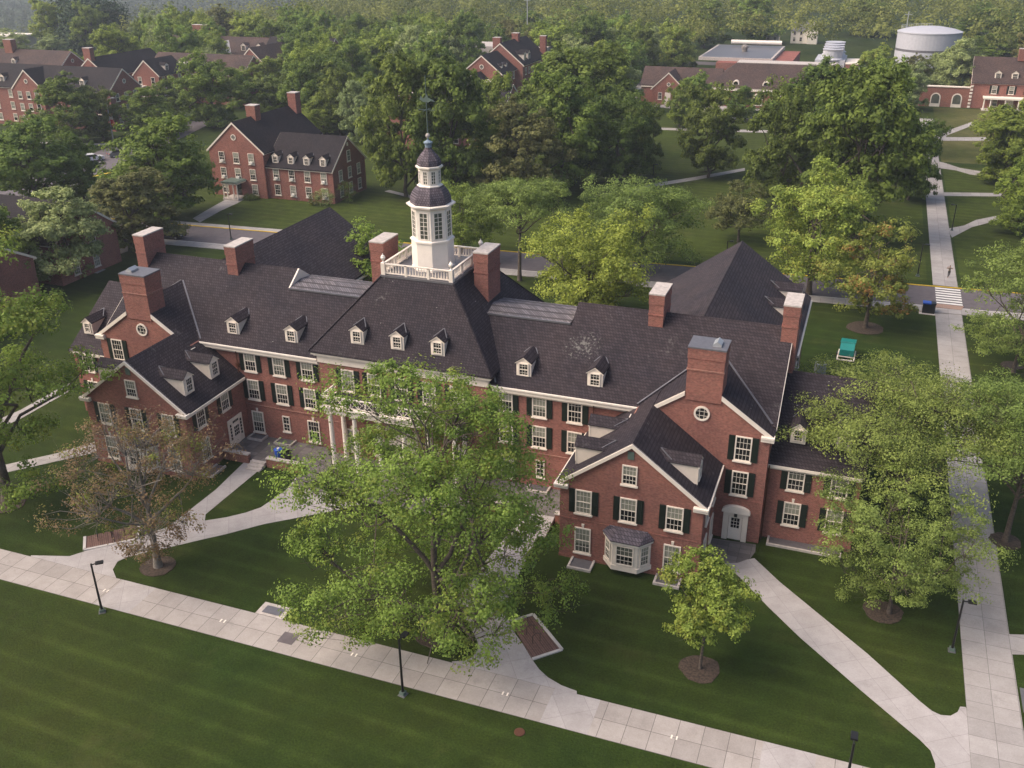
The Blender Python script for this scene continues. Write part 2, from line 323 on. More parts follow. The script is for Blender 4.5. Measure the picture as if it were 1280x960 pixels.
POLY = {
  'walk_right_diag': [(-6.41,64.0),(-4.83,62.48),(-2.4,59.62),(0.11,56.91),(4.25,52.97),(6.47,50.93),(7.86,49.68),(8.43,49.01),(8.68,47.99),(8.58,46.08),(12.56,47.5),(10.61,53.58),(10.28,53.5),(10.12,52.96),(9.68,52.44),(9.11,52.31),(8.6,52.49),(7.9,53.13),(4.63,56.69),(0.95,60.18),(-1.89,62.89),(-4.13,65.37),(-5.15,64.67)] ,
  'apron': [(-8.12,67.01),(-4.25,67.3),(-4.18,66.27),(-4.42,65.27),(-5.28,64.29),(-6.4,63.89),(-7.64,64.24)] ,
  'walk_centre': [(-23.4,65.54),(-21.66,66.15),(-21.13,61.45),(-20.9,56.46),(-20.31,52.62),(-19.11,50.88),(-17.9,49.69),(-16.74,48.39),(-16.05,47.72),(-15.26,47.19),(-14.18,46.78),(-13.09,46.62),(-12.94,46.13),(-21.8,46.25),(-21.89,46.46),(-21.15,46.81),(-20.76,47.29),(-20.71,48.17),(-21.02,48.94),(-21.84,49.91),(-23.9,52.12),(-24.27,54.22),(-23.84,59.31)] ,
  'walk_left': [(-51.16,64.91),(-49.12,65.0),(-49.0,63.64),(-49.08,56.22),(-48.54,55.36),(-47.16,56.37),(-45.98,57.57),(-45.22,58.71),(-44.99,60.1),(-44.73,61.88),(-45.17,65.14),(-40.83,65.45),(-36.87,65.66),(-36.36,63.13),(-38.31,60.95),(-41.71,58.08),(-43.54,56.54),(-45.65,54.23),(-47.09,52.87),(-49.37,50.63),(-51.14,48.95),(-51.48,48.15),(-51.1,47.16),(-49.68,46.04),(-58.34,45.95),(-58.62,46.48),(-55.61,47.43),(-54.92,48.43),(-52.68,50.77),(-50.86,53.52),(-50.7,59.92)] ,
  'walk_far_left': [(-74.16,54.65),(-72.14,57.07),(-69.24,60.35),(-67.02,64.01),(-65.42,62.19),(-68.09,59.13),(-70.96,55.93),(-72.74,53.34)] ,
  'walk_far_left2': [(-80.55,62.51),(-79.75,66.4),(-79.92,73.64),(-78.24,71.83),(-78.18,64.83),(-78.87,60.92)] ,
  'walk_quad': [(-42.32,177.61),(-38.53,184.9),(-32.13,192.65),(-24.01,203.55),(-23.65,200.98),(-31.63,189.95),(-37.97,182.36),(-41.16,176.05)] ,
  'walk_quad_far': [(-52.19,241.88),(-43.46,243.5),(-24.38,246.74),(-24.02,243.62),(-42.86,240.38),(-51.6,239.28)] ,
  'plaza_far': [(-59.46,273.06),(-59.25,280.35),(-46.17,281.42),(-19.26,274.58),(-17.31,263.88),(-31.62,257.02),(-43.64,267.05),(-52.7,270.96)] ,
  'walk_hall': [(-109.37,134.64),(-110.38,139.88),(-111.73,147.79),(-111.42,151.69),(-108.69,150.04),(-107.99,145.96),(-107.71,140.19),(-106.57,132.89)] ,
  'walk_e1': [(13.38,222.41),(14.75,221.23),(17.66,217.04),(23.02,214.24),(22.71,209.78),(19.18,211.52),(16.79,214.47),(13.36,215.65)] ,
  'walk_e2': [(13.47,194.3),(30.49,198.94),(30.21,196.36),(13.52,191.49)] ,
  'walk_e3': [(12.09,244.82),(12.71,250.01),(15.92,257.27),(23.23,274.13),(23.12,268.88),(16.49,253.25),(16.05,250.56),(36.68,256.58),(36.24,252.48),(12.61,244.98)] ,
  'walk_e4': [(13.55,168.83),(16.23,171.72),(18.3,176.0),(21.65,179.76),(22.08,177.25),(17.41,171.11),(14.08,163.74)] ,
  'walk_e5': [(13.67,62.1),(17.42,63.26),(17.14,60.98),(13.74,59.94)] ,
  'walk_west': [(-110.75,110.74),(-108.85,117.49),(-107.1,115.41),(-107.95,107.97)] ,
  'walk_west2': [(-120.11,119.31),(-115.38,122.34),(-113.4,120.6),(-118.45,117.49)] ,

}
for i, (k, p) in enumerate(POLY.items()):
    sheet('apron' if k == 'apron' else 'plaza' if 'plaza' in k else 'footpath', p, 'path_new' if k in ('walk_right_diag', 'walk_centre', 'walk_left') else 'slate_floor' if k == 'apron' else 'path_side', .024 if k != 'apron' else .03)
for x0, x1 in ((-53.0, -50.2), (-21.4, -19.2), (-3.6, -.6), (-13, -11.4)): pass
for x in (-47.9, -13.0, 0.4): sheet('footpath', [(x - 1.5, 43.21), (x + 1.6, 43.21), (x + 1.6, 46.34), (x - 1.5, 46.34)], 'path_new', .034)
# the street behind the hall
def yl(x, o): return 136.05 + .062 * (x + 20) + o
def band(name, o0, o1, m, z, x0=-152, x1=120):
    return sheet(name, [(x0, yl(x0, o0)), (x1, yl(x1, o0)), (x1, yl(x1, o1)), (x0, yl(x0, o1))], m, z)
band('road', -8.4, -.15, 'asphalt', .03); band('pavement', -10.7, -8.55, 'path_side', .12); band('kerb', -8.55, -8.38, 'kerb', .13); band('kerb', -.15, .05, 'yellow', .14)
band('pavement', .05, 1.6, 'path_side', .12, -152, -78)
sheet('road', [(-160, 100), (-151, 100), (-148.5, 128), (-149, 150), (-152, 172), (-163, 215), (-172, 215), (-166, 175), (-160, 150)], 'asphalt', .035)
sheet('kerb', [(-149.2, 150), (-147.5, 158.5), (-148.2, 158.8), (-149.9, 150.2)], 'yellow', .15)
sheet('pavement', [(-150.9, 143), (-147.0, 151), (-145.5, 151), (-149.2, 142)], 'path_side', .06)
strip('pavement', [(-168, 183), (-176, 181), (-200, 176)], 2.0, 'path_side', .06)
strip('pavement', [(-160.3, 160), (-157.0, 167)], .3, 'paint', .05)
strip('footpath', [(-148, 104), (-104, 106)], 1.8, 'path_side', .04); 
sheet('car_park', [(-430, 300), (-300, 262), (-290, 300), (-420, 350)], 'path_side', .05)
sheet('car_park', [(-90, 300), (-66, 286), (-62, 330), (-80, 350)], 'path_side', .05)
sheet('yard', [(-30, 322), (0, 322), (6, 345), (-28, 345)], 'kerb', .05)
strip('road', [(-160, 400), (-70, 372), (60, 372)], 9, 'asphalt', .06)
strip('road', [(-170, 255), (-120, 262), (-112, 300)], 7, 'path_side', .06)
for k in range(8): sheet('crossing_stripe', [(10.9, yl(12, -7.9) + k * 1.0), (14.1, yl(12, -7.9) + k * 1.0), (14.1, yl(12, -7.9) + k * 1.0 + .5), (10.9, yl(12, -7.9) + k * 1.0 + .5)], 'paint', .045)
sheet('pavement', [(10.65, 129.1), (13.85, 129.1), (14.2, 130.6), (10.3, 130.6)], 'pad', .15)
for x0 in (-93.5, -89.0): strip('road_marking', [(x0, yl(x0, -8.0)), (x0 + .6, yl(x0, -5.6))], .15, 'paint', .045)
# terrace behind brick walls
sheet('terrace', [(-53.4, 65.1), (-18.8, 65.1), (-18.8, 69.35), (-53.4, 69.35)], 'slate_floor', .45, .7)
sheet('terrace', [(-44.3, 63.9), (-27.9, 63.9), (-27.9, 65.1), (-44.3, 65.1)], 'slate_floor', .449, .7)
b = MB()
for i in range(3): b.box(-50.3, -48.75, 65.1 - .42 * (3 - i), 65.1 - .42 * (2 - i), -.1, .15 * (i + 1) - .02, 'cap')
for i in range(3): b.box(-44.6, -27.5, 63.9 - .42 * (3 - i), 63.9 - .42 * (2 - i), -.1, .15 * (i + 1) - .02, 'slate_floor')
st = b.build('terrace_steps'); struct(st)
b = MB(); b.ext([(62.6, -.05), (65.1, -.05), (65.1, .45), (62.6, .03)], 'x', -22.6, -20.6, 'path_new'); struct(b.build('terrace_ramp'))
def garden_wall(x0, x1, y, label):
    t = thing('garden_wall', label, 'wall', ((x0 + x1) / 2, y, 0), 0, 'low brick walls along the terrace')
    b = MB(); b.box(x0, x1, y - .2, y + .2, -.2, .88, 'brick2'); part(b, 'brickwork', t)
    b = MB(); b.box(x0 - .05, x1 + .05, y - .26, y + .26, .88, .98, 'cap' if x0 < -45 else 'cap'); part(b, 'coping', t)
garden_wall(-53.3, -50.6, 65.05, 'low brick terrace wall beside the cream side door of the left wing')
garden_wall(-48.6, -44.75, 65.05, 'low brick terrace wall between the two flights of steps, bins behind it')
garden_wall(-26.4, -22.8, 65.05, 'low brick terrace wall left of the ramp, partly under the big tree')
garden_wall(-20.5, -18.9, 65.05, 'short brick terrace wall tucked against the right gabled wing')
def light_well(x0, x1, y0, y1, z, label):
    t = thing('light_well', label, 'light well', ((x0 + x1) / 2, y0, z), 0, 'basement light wells')
    b = MB(); b.box(x0, x1, y0, y0 + .16, z - .1, z + .2, 'cap'); b.box(x0, x0 + .16, y0 + .16, y1 - .002, z - .1, z + .2, 'cap'); b.box(x1 - .16, x1, y0 + .16, y1 - .002, z - .1, z + .2, 'cap'); part(b, 'kerb', t)
    b = MB(); b.box(x0 + .16, x1 - .16, y0 + .16, y1 - .004, z - .05, z + .09, 'lead'); part(b, 'grating', t)
light_well(-10.95, -8.95, 59.4, 60.64, 0, 'light well under the right window of the bay windowed wing')
light_well(-17.7, -15.8, 59.2, 60.64, 0, 'light well half hidden by leaves, left of the bay window')
light_well(-3.5, 2.25, 67.5, 68.7, 0, 'long pale kerbed light well under the windows right of the arched door')
light_well(-53.0, -51.3, 68.2, 69.35, .45, 'light well on the terrace nearest the cream side door')
light_well(-50.0, -48.1, 68.2, 69.35, .45, 'light well on the terrace under the small window, near the bins')
light_well(-24.3, -22.3, 68.2, 69.35, .45, 'light well on the terrace beside the ramp')
light_well(-53.3, -52.2, 61.5, 63.6, 0, 'light well beside the left wing, in front of the terrace wall')
# pads, plates and markers
def pad(pts, label):
    t = thing('parking_pad', label, 'bike pad', (sum(p[0] for p in pts) / 4, sum(p[1] for p in pts) / 4, 0), 0, 'brick bicycle pads')
    b = MB(); b.ext(pts, 'z', -.05, .035, 'pad'); part(b, 'paving', t)
    b = MB()
    for i in (1, 2, 3) if pts[0][0] < -30 else (0, 1, 2): 
        p, q = pts[i], pts[(i + 1) % 4]; b.bar((*p, .02), (*q, .02), .22, 'kerb', .14)
    part(b, 'kerb', t); return t
pad([(-52.1, 51.2), (-55.1, 48.5), (-56.4, 50.0), (-53.4, 53.0)][::-1][::1], 'brick bicycle pad with pale kerb behind the bare reddish tree')
pad([(-16.8, 48.5), (-15.2, 50.1), (-18.3, 53.0), (-19.6, 51.7)], 'brick bicycle pad with pale kerb right of the big tree')
b = MB()
for k in range(4):
    x, y = -54.9 + k * .75, 49.9 + k * .7
    b.tube([(x, y, .03), (x, y, .7), (x - .2, y + .2, .85), (x - .4, y + .4, .7), (x - .4, y + .4, .03)], .025, 5, 'metal')
tag(b.build('bike_rack'), 'dark tubular bicycle rack on the brick pad behind the bare tree', 'bike rack')
b = MB()
for k in range(4):
    x, y = -16.9 - k * .7, 50.4 + k * .7
    b.tube([(x, y, .03), (x, y, .7), (x - .2, y - .2, .85), (x - .4, y - .4, .7), (x - .4, y - .4, .03)], .025, 5, 'metal')
tag(b.build('bike_rack'), 'dark tubular bicycle rack on the brick pad beside the big tree', 'bike rack')
def bicycle(loc, rz, label):
    t = thing('bicycle', label, 'bicycle', loc, rz)
    for x in (-.52, .52):
        b = MB(); ring = [(x + .33 * math.cos(a), 0, .34 + .33 * math.sin(a)) for a in [2 * math.pi * k / 14 for k in range(15)]]; b.tube(ring, .022, 5, 'metal')
        for a in range(4): b.bar((x - .32 * math.cos(a * .785), 0, .34 - .32 * math.sin(a * .785)), (x + .32 * math.cos(a * .785), 0, .34 + .32 * math.sin(a * .785)), .008, 'steel')
        b.build('wheel', t)
    b = MB(); P = [(-.52, 0, .34), (-.2, 0, .82), (.38, 0, .86), (0, 0, .32)]
    for a, c in ((0, 1), (1, 2), (2, 3), (3, 1), (0, 3)): b.bar(P[a], P[c], .035, 'metal')
    b.bar((.52, 0, .34), (.36, 0, .98), .035, 'metal'); b.build('frame', t)
    b = MB(); b.tube([(.3, -.25, 1.0), (.38, 0, .98), (.3, .25, 1.0)], .016, 5, 'metal'); b.build('handlebar', t)
    b = MB(); b.box(-.34, -.1, -.07, .07, .9, .96, 'metal'); b.build('saddle', t)
bicycle((-54.0, 50.6, .035), R(-42), 'dark bicycle parked at the rack behind the bare tree')
t = thing('utility_cover', 'steel grated utility cover in a pale kerb beside the long footpath', 'utility cover', (-36.3, 47, 0))
b = MB(); b.box(-37.5, -35.2, 46.36, 47.7, -.05, .05, 'cap'); part(b, 'kerb', t); b = MB(); b.box(-37.1, -35.6, 46.6, 47.4, .05, .075, 'lead'); part(b, 'grate', t)
b = MB(); b.box(-34.3, -33.1, 44.2, 45.3, .035, .045, 'asphalt'); tag(b.build('access_plate'), 'square dark access plate set in the footpath slabs', 'access plate')
b = MB(); b.lathe([(.34, -.02), (.34, .05), (.28, .06)], (-15.4, 42.0, 0), 16, 'copper'); tag(b.build('drain_cover'), 'round rust coloured drain cover in the front lawn', 'drain cover')
for x in (-49.7, -39.2, -28.5, -17.4, -6.3):
    t = thing('path_marker', 'pair of small white tiles set in the long footpath slabs', 'path marker', (x, 44.75, 0), 0, 'paired white markers in the front footpath')
    for d in (-.16, .16): b = MB(); b.box(x + d - .05, x + d + .05, 44.65, 44.95, .03, .045, 'white'); part(b, 'tile', t)
b = MB(); b.box(14.0, 17, 54.3, 56.6, -.02, .06, 'lead'); tag(b.build('paved_plate'), 'blue grey stone slab beside the long side path at the right edge', 'stone slab')
MUL = [(-24.0, 48.7, 1.5), (-48.0, 48.7, 1.35), (-66.6, 51.8, 1.6), (-5.9, 51.4, 1.35), (5.5, 61.8, 1.35), (2.4, 119.0, 2.2), (14.6, 74.5, 1.2), (18.3, 112.4, 1.2)]
for x, y, r in MUL:
    b = MB(); n = 22; ph = random.random() * 6
    b.ext([(x + r * (1 + .07 * math.sin(3 * 2 * math.pi * k / n + ph) + random.uniform(-.08, .08)) * math.cos(2 * math.pi * k / n), y + r * (1 + random.uniform(-.04, .04)) * math.sin(2 * math.pi * k / n)) for k in range(n)], 'z', -.05, .05, 'mulch')
    o = b.build('mulch_bed'); o['kind'] = 'stuff'

# ------------------------------------------------------------------ windows
def part(mb, name, parent, smooth=False):
    """a part modelled in world coordinates"""
    o = mb.build(name, parent, smooth=smooth); o.matrix_parent_inverse = Matrix.Translation(-parent.location); return o
WC = {}
def win_meshes(w, h, style, cols, rows, var, sill):
    k = (w, h, style, cols, rows, var, sill)
    if k in WC: return WC[k]
    up_m = ['glass_blind', 'glass_dim', 'glass_blind', 'glass_dark', 'glass_blind'][var]; lo_m = ['glass_dark', 'glass_dark', 'glass_dim', 'glass_dark', 'glass_blind'][var]
    g = MB(); fw_ = .10
    if style == 'round':
        n = 20; g.lathe([(w / 2, -.02), (w / 2, .03)], (0, 0, 0), n, 'glass_dark')
        g.v = [(x, -z, y) for x, y, z in g.v]
        f = MB(); ro, ri = w / 2 + .13, w / 2 - .02
        vs = []; fs = []
        for r, y in ((ri, -.03), (ri, -.10), (ro, -.10), (ro, .0)):
            for q in range(n): t = 2 * math.pi * q / n; vs.append((r * math.cos(t), y, r * math.sin(t)))
        for i in range(3):
            for q in range(n): fs.append((i * n + q, i * n + (q + 1) % n, (i + 1) * n + (q + 1) % n, (i + 1) * n + q))
        f.add(vs, fs, 'trim')
        for a in (-.18 * w, .18 * w):
            L = math.sqrt((w / 2) ** 2 - a * a); f.box(a - .02, a + .02, -.06, -.03, -L, L, 'muntin'); f.box(-L, L, -.055, -.035, a - .02, a + .02, 'muntin')
        WC[k] = (g.mesh('window'), f.mesh('frame'), None); return WC[k]
    g.box(-w / 2 + .04, w / 2 - .04, -.045, .04, h * (.5, .5, .36, .5, .5)[var], h - .04, up_m); g.box(-w / 2 + .04, w / 2 - .04, -.03, .04, .04, h / 2, lo_m)
    f = MB()
    for x0, x1 in ((-w / 2, -w / 2 + fw_), (w / 2 - fw_, w / 2)): f.box(x0, x1, -.10, .02, 0, h, 'trim')
    f.box(-w / 2 + fw_, w / 2 - fw_, -.10, .02, h - fw_, h, 'trim'); f.box(-w / 2 + fw_, w / 2 - fw_, -.10, .02, 0, fw_, 'trim')
    f.box(-w / 2 + fw_, w / 2 - fw_, -.085, .0, h / 2 - .035, h / 2 + .035, 'trim')
    if cols:
        iw = w - 2 * fw_
        for i in range(1, cols): x = -iw / 2 + iw * i / cols; f.box(x - .016, x + .016, -.065, -.02, fw_, h - fw_, 'muntin')
        for i in range(1, rows):
            if i * 2 == rows: continue
            z = h * i / rows; f.box(-iw / 2, iw / 2, -.062, -.02, z - .016, z + .016, 'muntin')
    s = MB()
    if sill: s.box(-w / 2 - .09, w / 2 + .09, -.16, .02, -.13, -.002, 'trim')
    if sill == 2: s.add([(-.07, -.07, h + .02), (.07, -.07, h + .02), (.11, -.07, h + .36), (-.11, -.07, h + .36), (-.07, 0, h + .02), (.07, 0, h + .02), (.11, 0, h + .36), (-.11, 0, h + .36)],
        [(0, 1, 2, 3), (7, 6, 5, 4), (0, 4, 5, 1), (1, 5, 6, 2), (2, 6, 7, 3), (3, 7, 4, 0)], 'trim')
    WC[k] = (g.mesh('window'), f.mesh('frame'), s.mesh('sill') if sill else None); return WC[k]
FACE = {'-y': 0, '+x': math.pi / 2, '-x': -math.pi / 2, '+y': math.pi}
def place(o, parent, x, y, z, face, world=True):
    o.location = (x, y, z); o.rotation_euler = (0, 0, FACE[face] if isinstance(face, str) else face); o.parent = parent
    if world: o.matrix_parent_inverse = Matrix.Translation(-parent.location)
SH = {}
def window(parent, x, y, z, w=1.28, h=2.1, face='-y', shut=True, style='sash', cols=4, rows=4, sill=1, var=None, ac=False):
    var = random.choice((0, 0, 0, 1, 2, 3, 4)) if var is None else var
    g, f, s = win_meshes(w, h, style, cols, rows, var, sill)
    o = bpy.data.objects.new('window', g); COL.objects.link(o); place(o, parent, x, y, z, face)
    link('frame', f, o)
    if s: link('sill', s, o)
    if ac: a = MB(); a.box(-.33, .33, -.42, -.05, .12, .5, 'ac'); a.build('air_conditioner', o)
    if shut:
        if h not in SH:
            b = MB(); b.box(-.24, .24, -.07, -.004, 0, h, 'shutter')
            for i in range(2): b.box(-.17, .17, -.085, -.07, .1 + i * h / 2, h / 2 - .06 + i * h / 2, 'shutter')
            SH[h] = b.mesh('shutter')
        dx, dy = {'-y': (1, 0), '+x': (0, 1), '-x': (0, 1), '+y': (1, 0)}[face]
        for sg in (-1, 1):
            q = bpy.data.objects.new('shutter', SH[h]); COL.objects.link(q); d = sg * (w / 2 + .27); place(q, parent, x + dx * d, y + dy * d, z, face)
    return o
def dormer(parent, x, y, z, face='-y', w=1.12, hw=1.25, ha=.45, L=2.4, roofm='roof', slope=.69, win=True):
    """local: face plane y=0 looking to -y, foot of the face at z=0"""
    b = MB(); hh = w / 2
    prof = [(-hh, 0), (hh, 0), (hh, hw), (0, hw + ha), (-hh, hw)]
    b.ext(prof, 'y', 0, L, 'cheek')
    # face frame and pediment
    b.ext([(-hh - .03, -.05), (hh + .03, -.05), (hh + .03, hw), (0, hw + ha), (-hh - .03, hw)], 'y', -.05, -.002, 'trim')
    e = .13; s_ = ha / hh
    b.ext([(-hh - e, hw - e * s_ + .02), (-hh - e, hw - e * s_ + .10), (0, hw + ha + .10), (hh + e, hw - e * s_ + .10), (hh + e, hw - e * s_ + .02), (0, hw + ha + .02)], 'y', -.16, L, roofm)
    b.ext([(-hh - e, hw - e * s_ - .06), (-hh - e, hw - e * s_ + .018), (0, hw + ha + .018), (hh + e, hw - e * s_ + .018), (hh + e, hw - e * s_ - .06), (0, hw + ha - .06)], 'y', -.15, -.053, 'trim')
    Lr = (hw + ha + .1) / slope
    b.bar((-.0, Lr, hw + ha + .13), (-.62, Lr - .95, hw + ha * .0 + .12), .07, 'lead'); b.bar((.0, Lr, hw + ha + .13), (.62, Lr - .95, hw + .12), .07, 'lead')
    o = b.build('dormer'); place(o, parent, x, y, z, face)
    if win:
        g, f, s = win_meshes(w - .34, hw - .2, 'sash', 3, 4, 3, 1)
        q = link('window', g, o, (0, -.052, .14)); 
        fr = MB(); hw2 = hw - .2; ww = w - .34
        me = f
        c = link('frame', f, o, (0, -.052, .14)); 
    return o
def chimney(parent, x0, x1, y0, y1, z0, z1, capm='cap', brick='brick'):
    b = MB(); b.box(x0, x1, y0, y1, z0, z1 - .95, brick); b.box(x0 - .05, x1 + .05, y0 - .05, y1 + .05, z1 - 1.95, z1 - 1.83, brick)
    b.box(x0 - .04, x1 + .04, y0 - .04, y1 + .04, z1 - .95, z1 - .25, brick); b.box(x0 - .055, x1 + .055, y0 - .055, y1 + .055, z1 - .25, z1 - .12, brick)
    o = part(b, 'chimney', parent)
    c = MB(); c.box(x0 - .07, x1 + .07, y0 - .07, y1 + .07, z1 - .12, z1, capm)
    q = c.build('cap', o); q.matrix_parent_inverse = Matrix.Identity(4)
    return o
def gable(axis, a0, a1, c, half, ze, zr, mb, m='roof', t=.16, ovh=.0):
    s = (zr - ze) / half
    e = ovh
    poly = [(c - half - e, ze - e * s), (c, zr), (c + half + e, ze - e * s), (c + half + e, ze - e * s - t * 1.2), (c, zr - t * 1.2), (c - half - e, ze - e * s - t * 1.2)]
    mb.ext(poly, axis, a0, a1, m)

# ------------------------------------------------------------------ the long brick hall
hall = thing('brick_hall', 'long three storey brick hall with white cupola and two gabled front wings', 'building', (-36.1, 76, 0))
XC = -36.1
mir = lambda x: 2 * XC - x
TW = 9.9                                    # top of the walls
def wallb(*a, mat='brick'):
    b = MB(); b.box(*a, mat); return part(b, 'wall', hall)
wallb(-68.1, -4.1, 69.35, 84.0, -.3, TW)
# gable ends of the long block
for x0, x1 in ((-68.1, -67.8), (-4.4, -4.1)):
    b = MB(); b.ext([(69.35, TW), (84.0, TW), (76.67, 15.05)], 'x', x0 + .002, x1 - .002, 'brick'); part(b, 'gable_wall', hall)
SL = .692; Y0, Z0, YR = 68.85, 10.0, 76.65; ZR = Z0 + SL * (YR - Y0)
def main_prof(cut=None):
    yb = 2 * YR - Y0
    if cut is None: top = [(YR, ZR)]; bot = [(YR, ZR - .2)]
    else:
        d = (ZR - cut) / SL; top = [(YR - d, cut), (YR + d, cut)]; bot = [(YR + d, cut - .2), (YR - d, cut - .2)]
    return [(Y0, Z0)] + top + [(yb, Z0), (yb, Z0 - .2)] + bot + [(Y0, Z0 - .2)]
CUT = 14.05
b = MB(); b.ext(main_prof(), 'x', -68.35, -50.7, 'roof'); b.ext(main_prof(CUT), 'x', -50.7, -40.2, 'roof')
b.ext(main_prof(CUT), 'x', -32.0, -22.2, 'roof'); b.ext(main_prof(), 'x', -22.2, -3.85, 'roof')
d = (ZR - CUT) / SL
b.ext([(YR - d, CUT + .03), (YR + d, CUT + .03), (YR, ZR + .02)], 'x', -50.7, -50.55, 'trim'); b.ext([(YR - d, CUT + .03), (YR + d, CUT + .03), (YR, ZR - .02)], 'x', -22.25, -22.19, 'roof')
for x in (-3.86, -68.34): 
    s = 1 if x > -30 else -1
    b.ext([(Y0, Z0 - .35), (Y0, Z0 - .03), (YR, ZR - .03), (2 * YR - Y0, Z0 - .03), (2 * YR - Y0, Z0 - .35), (YR, ZR - .35)], 'x', min(x, x + s * .06), max(x, x + s * .06), 'trim')
main_roof = part(b, 'roof', hall)
for x0, x1 in ((-50.55, -40.3), (-31.9, -22.35)):
    b = MB(); b.ext([(YR - d - .15, CUT + .01), (YR - d - .15, CUT + .08), (YR, CUT + .35), (YR + d + .15, CUT + .08), (YR + d + .15, CUT + .01)], 'x', x0, x1, 'roof_pale')
    b.box(x0, x1, YR - d - .22, YR - d - .10, CUT - .05, CUT + .10, 'lead'); part(b, 'deck', hall)
b = MB()
for xa in (-57.5, -14.7): pass
# cornices of the long block
b = MB()
for x0, x1 in ((-57.9, -44.6), (-27.6, -14.3)):
    b.box(x0, x1, 68.82, 69.36, 9.45, 9.80, 'trim'); b.box(x0, x1, 68.70, 69.3, 9.80, 9.93, 'white'); b.box(x0, x1, 69.2, 69.37, 9.15, 9.45, 'trim')
    b.box(x0, x1, 69.29, 69.352, 3.7, 3.82, 'brick')
b.box(-68.1, -4.1, 83.95, 84.5, 9.4, 9.8, 'trim')
part(b, 'cornice', hall)
for r, zs, hh in ((3, 7.35, 2.12), (2, 4.4, 2.06)):
    for x in (-52.25, -49.1, -46.05, -26.45, -23.4, -20.25):
        if r == 2 and x in (-26.45,): pass
        window(hall, x, 69.35, zs, 1.28, hh)
for x in (-52.2, -20.1): window(hall, x, 69.35, .85, 1.28, 2.25, shut=False, sill=2)
for x in (-49.0, -23.3): window(hall, x, 69.35, 1.45, .8, 1.65, shut=False, cols=2, var=3)
for x in (-46.0, -26.3): window(hall, x, 69.35, .85, 1.28, 2.25, shut=False, sill=2)
for x in (-54.1, -47.75, -25.0, -18.75): dormer(hall, x, 69.95, 10.62, w=1.26, hw=1.36)

# central pavilion
PX0, PX1, PY = -44.3, -27.9, 68.75
b = MB(); b.box(PX0, PX1, PY, 84.6, -.3, 9.9, 'brick'); b.box(PX0 - .02, PX1 + .02, PY - .03, 84.62, 3.7, 3.82, 'brick'); part(b, 'wall', hall)
b = MB(); b.box(PX0 - .12, PX1 + .12, PY - .12, 84.7, 9.75, 10.45, 'trim'); b.box(PX0 - .32, PX1 + .32, PY - .32, 84.9, 10.45, 10.62, 'white'); b.box(PX0 - .5, PX1 + .5, PY - .5, 85.1, 10.62, 10.82, 'trim'); part(b, 'cornice', hall)
E0, E1, EY0, EY1 = -44.95, -27.25, 68.15, 85.2; ZD = 17.1; D0, D1, DY0, DY1 = -39.6, -32.75, 73.1, 80.25
b = MB()
lo = [(E0, EY0, 10.82), (E1, EY0, 10.82), (E1, EY1, 10.82), (E0, EY1, 10.82)]; lo2 = [(x, y, 10.95) for x, y, z in lo]; hi = [(D0, DY0, ZD), (D1, DY0, ZD), (D1, DY1, ZD), (D0, DY1, ZD)]
b.add(lo + lo2 + hi, [(3, 2, 1, 0), (8, 9, 10, 11)] + [(i, (i + 1) % 4, 4 + (i + 1) % 4, 4 + i) for i in range(4)] + [(4 + i, 4 + (i + 1) % 4, 8 + (i + 1) % 4, 8 + i) for i in range(4)], 'roof')
for a_, c_ in zip(lo2, hi): b.bar(Vector(a_) + Vector((0, 0, .03)), Vector(c_) + Vector((0, 0, .03)), .16, 'roof', .1)
b.box(D0 - .15, D1 + .15, DY0 - .15, DY1 + .15, ZD - .12, ZD + .06, 'lead'); part(b, 'roof', hall)
sp = (17.1 - 10.95) / (73.1 - 68.15)
for x in (-40.3, -36.35, -32.5): dormer(hall, x, 69.0, 11.95, slope=1.24, L=1.7, w=1.22, hw=1.33)
for x in (-41.45, -38.8, -36.1, -33.4, -30.75):
    window(hall, x, PY, 7.2, 1.28, 2.15)
    if x != -36.1: window(hall, x, PY, 1.0, 1.28, 2.3, shut=False, sill=2)
for x in (-41.45, -38.8, -36.1, -33.4, -30.75): window(hall, x, PY, 4.75, 1.2, 1.75, shut=False, var=3)
for x0, x1 in ((-42.2, -40.85), (-31.85, -30.5)): chimney(hall, x0, x1, 75.9, 78.9, 13, 19.2)
# valley lead
b = MB()
for x_eave, x_top in ((-44.98, -41.9), (-27.22, -30.3)): b.bar((x_eave, 68.95, 10.12 + .08), (x_top, 73.9 + .3, 14.0), .12, 'lead', .06)
for s in (0, 1):
    f = (lambda x: x) if s == 0 else mir
    b.bar((f(-4.2), 69.0, 10.16), (f(-9.4), 74.15, 13.72), .14, 'lead', .06); b.bar((f(-14.9), 69.0, 10.16), (f(-9.6), 74.15, 13.72), .14, 'lead', .06)
part(b, 'valley_flashing', hall)

# cupola on its deck
cu = MB(); CX, CY = -36.17, 76.7; q8 = math.pi / 8
cu.lathe([(1.98, 17.05), (1.98, 17.35), (1.92, 17.4), (1.92, 19.75), (2.02, 19.8), (2.02, 19.95), (1.80, 20.0), (1.80, 22.75), (1.92, 22.85)], (CX, CY, 0), 8, 'white', q8)
cup = part(cu, 'cupola', hall)
def sub(mb, name, par): 
    o = mb.build(name, par); o.matrix_parent_inverse = par.matrix_parent_inverse.copy() if False else Matrix.Identity(4); return o
c = MB(); c.lathe([(1.92, 22.83), (2.18, 22.98), (2.22, 23.12), (1.95, 23.16)], (CX, CY, 0), 8, 'white', q8); sub(c, 'cornice', cup)
c = MB(); c.lathe([(1.84, 23.12), (1.85, 23.45), (1.78, 23.8), (1.60, 24.2), (1.35, 24.5), (1.05, 24.75)], (CX, CY, 0), 8, 'plum', q8); sub(c, 'dome', cup)
